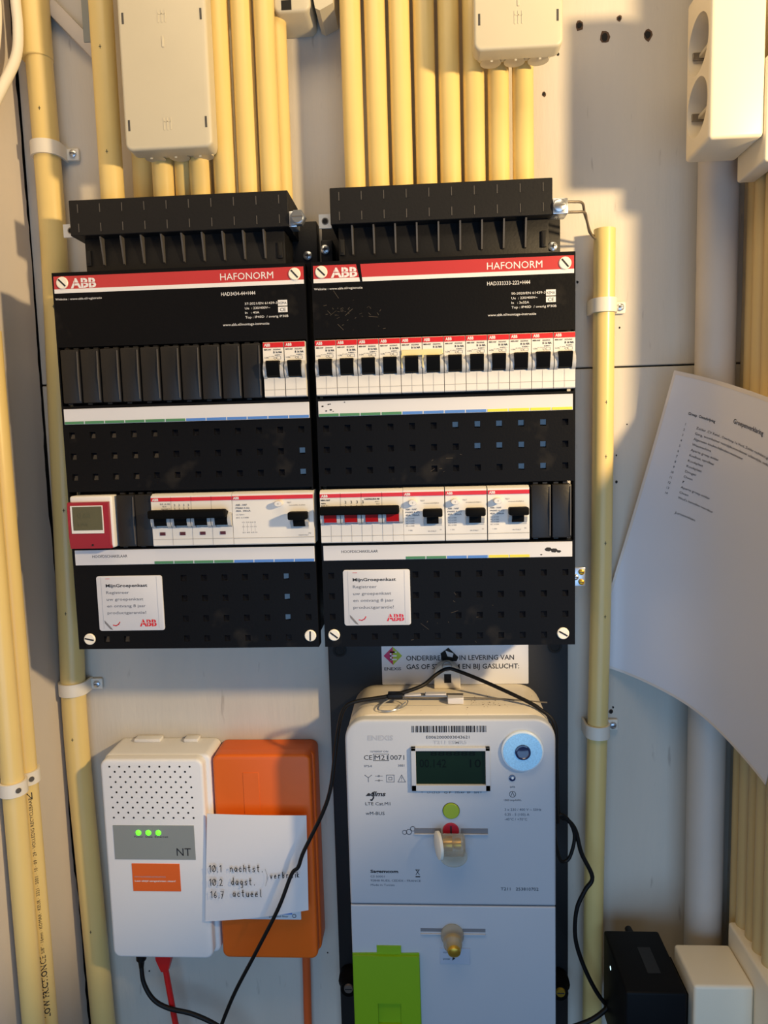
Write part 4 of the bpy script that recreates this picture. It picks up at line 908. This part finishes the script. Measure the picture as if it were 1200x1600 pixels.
b = B(); b.rings((261, -66, -331), (-1, 0, 0), [(-.5, 2.2), (.25, 1.8)], 'led_white', 12); b.build('lamp', t, label='pale glowing lamp')
b = B(); b.box(287, 299, -96, -62, -312.2, -311.7, 'blank_black', .1, 1); b.build('rating_label', t)

# ------------------------------------------------------------------ hanging list, laminated, following the corner
PTH = [(253, -1.5), (275, -3.6), (297, -13), (318, -29), (334, -47), (346, -70), (354, -96), (360, -125), (364, -155), (367, -190), (370, -230), (374, -285)]
_sub = []
for i in range(len(PTH)-1):
    E = [Vector(PTH[max(i-1, 0)]), Vector(PTH[i]), Vector(PTH[i+1]), Vector(PTH[min(i+2, len(PTH)-1)])]
    for k in range(10):
        q = k/10; _sub.append(.5*((2*E[1])+(E[2]-E[0])*q+(2*E[0]-5*E[1]+4*E[2]-E[3])*q*q+(3*E[1]-E[0]-3*E[2]+E[3])*q**3))
_sub.append(Vector(PTH[-1])); _len = [0]
for a, d in zip(_sub, _sub[1:]): _len.append(_len[-1]+(d-a).length)
def along(h):
    h = max(0, min(h, _len[-1]-.01))
    for i in range(len(_len)-1):
        if h <= _len[i+1]:
            q = (h-_len[i])/(_len[i+1]-_len[i]); p = _sub[i].lerp(_sub[i+1], q); d = (_sub[i+1]-_sub[i]).normalized(); return p, Vector((d.y, -d.x))
TH = R(15.6)
def sheet(u, v, off=0.0):      # u: 0..210 across, v: 0..297 up from the bottom edge
    h = u*math.cos(TH)+v*math.sin(TH); z = -48-u*math.sin(TH)+v*math.cos(TH)
    p, n = along(h); return (p.x+n.x*off, p.y+n.y*off, z)
def sgrid(b, u0, u1, v0, v1, off, m, nu=36, nv=30):
    vv = [[b.bm.verts.new(sheet(u0+(u1-u0)*i/nu, v0+(v1-v0)*j/nv, off)) for j in range(nv+1)] for i in range(nu+1)]
    for i in range(nu):
        for j in range(nv): b.face([vv[i][j], vv[i+1][j], vv[i+1][j+1], vv[i][j+1]], m)
b = B(); sgrid(b, 0, 210, 0, 297, .3, 'laminate'); sgrid(b, 0, 210, 0, 297, 0, 'laminate')
ls = b.build('circuit_list', None, (260, -10, -48), normals=False, smooth=80, label='laminated circuit list hanging askew across the corner of the socket wall', category='paper sheet')
b = B()
for q in ((0, 210, 293.5, 297), (0, 210, 0, 2.5), (0, 2.5, 2.5, 293.5)): sgrid(b, *q, .45, 'laminate_edge', 36 if q[1] > 3 else 2, 2 if q[1] > 3 else 30)
b.build('sealed_margin', ls, normals=False, smooth=80)
b = B(); mp = lambda u, v: sheet(u, v, .55)
b.text('Groep  Omschrijving', 25, 261.5, 0, 2.6, 'ink', w=31, bold=.02, mapf=mp); b.text('Groepenverklaring', 78, 267, 0, 4.2, 'ink', w=40, bold=.01, mapf=mp)
TX = ['Zolder ,CV Ketel , Overloop 1e Verd, Zolder rechtkant,grote slpk zijkant', 'Gang, woonkamer voorzijde,woonkamer achterzijde, eetkamer ,toilet beg', 'Algemeen keuken,bijkeuken,vaatwasser', 'Wasmachine', 'Aparte groep zolder', 'Koelkast, oprolbaar', 'Kookplaat', 'Kookplaat', 'Droger', 'Oven', '?', 'Aparte groep zolder', 'Oven', 'Wcd\'s beneden voordeur']
WW = [118, 120, 62, 22, 33, 29, 17, 17, 12.5, 9.5, 2, 33, 9.5, 40]
for i, q in enumerate(TX):
    v = 251.5-5.1*i; b.text(str(i+1), 25, v, 0, 2.3, 'ink', mapf=mp, align='C'); b.text(q, 37, v-.4, 0, 2.3, 'ink', w=WW[i], mapf=mp)
b.text('Juristenlaan', 38, 170.5, 0, 2.4, 'ink', w=22, mapf=mp); b.build('printing', ls, normals=False, kind='stuff')

# ------------------------------------------------------------------ white cables at the top corner
cable('white_cable', 'thicker white cable curving down the plastered side wall at the top corner', 'cable', [(-273, -38, 700), (-272, -36.5, 600), (-271.5, -36.5, 565), (-272.5, -42, 538), (-278, -59, 505), (-284, -79, 470), (-287, -102, 438), (-288, -140, 400)], 4.6, 'cable_white', n=14)
cable('white_cable', 'thinner white cable curving down the plastered side wall behind the thicker one', 'cable', [(-283, -49, 700), (-282, -49, 600), (-282, -51, 562), (-284, -62, 520), (-287, -80, 488), (-289, -103, 455), (-289, -140, 415)], 3.4, 'cable_white', n=14)

for o in bpy.data.objects:
    if '_o' in o: del o['_o']
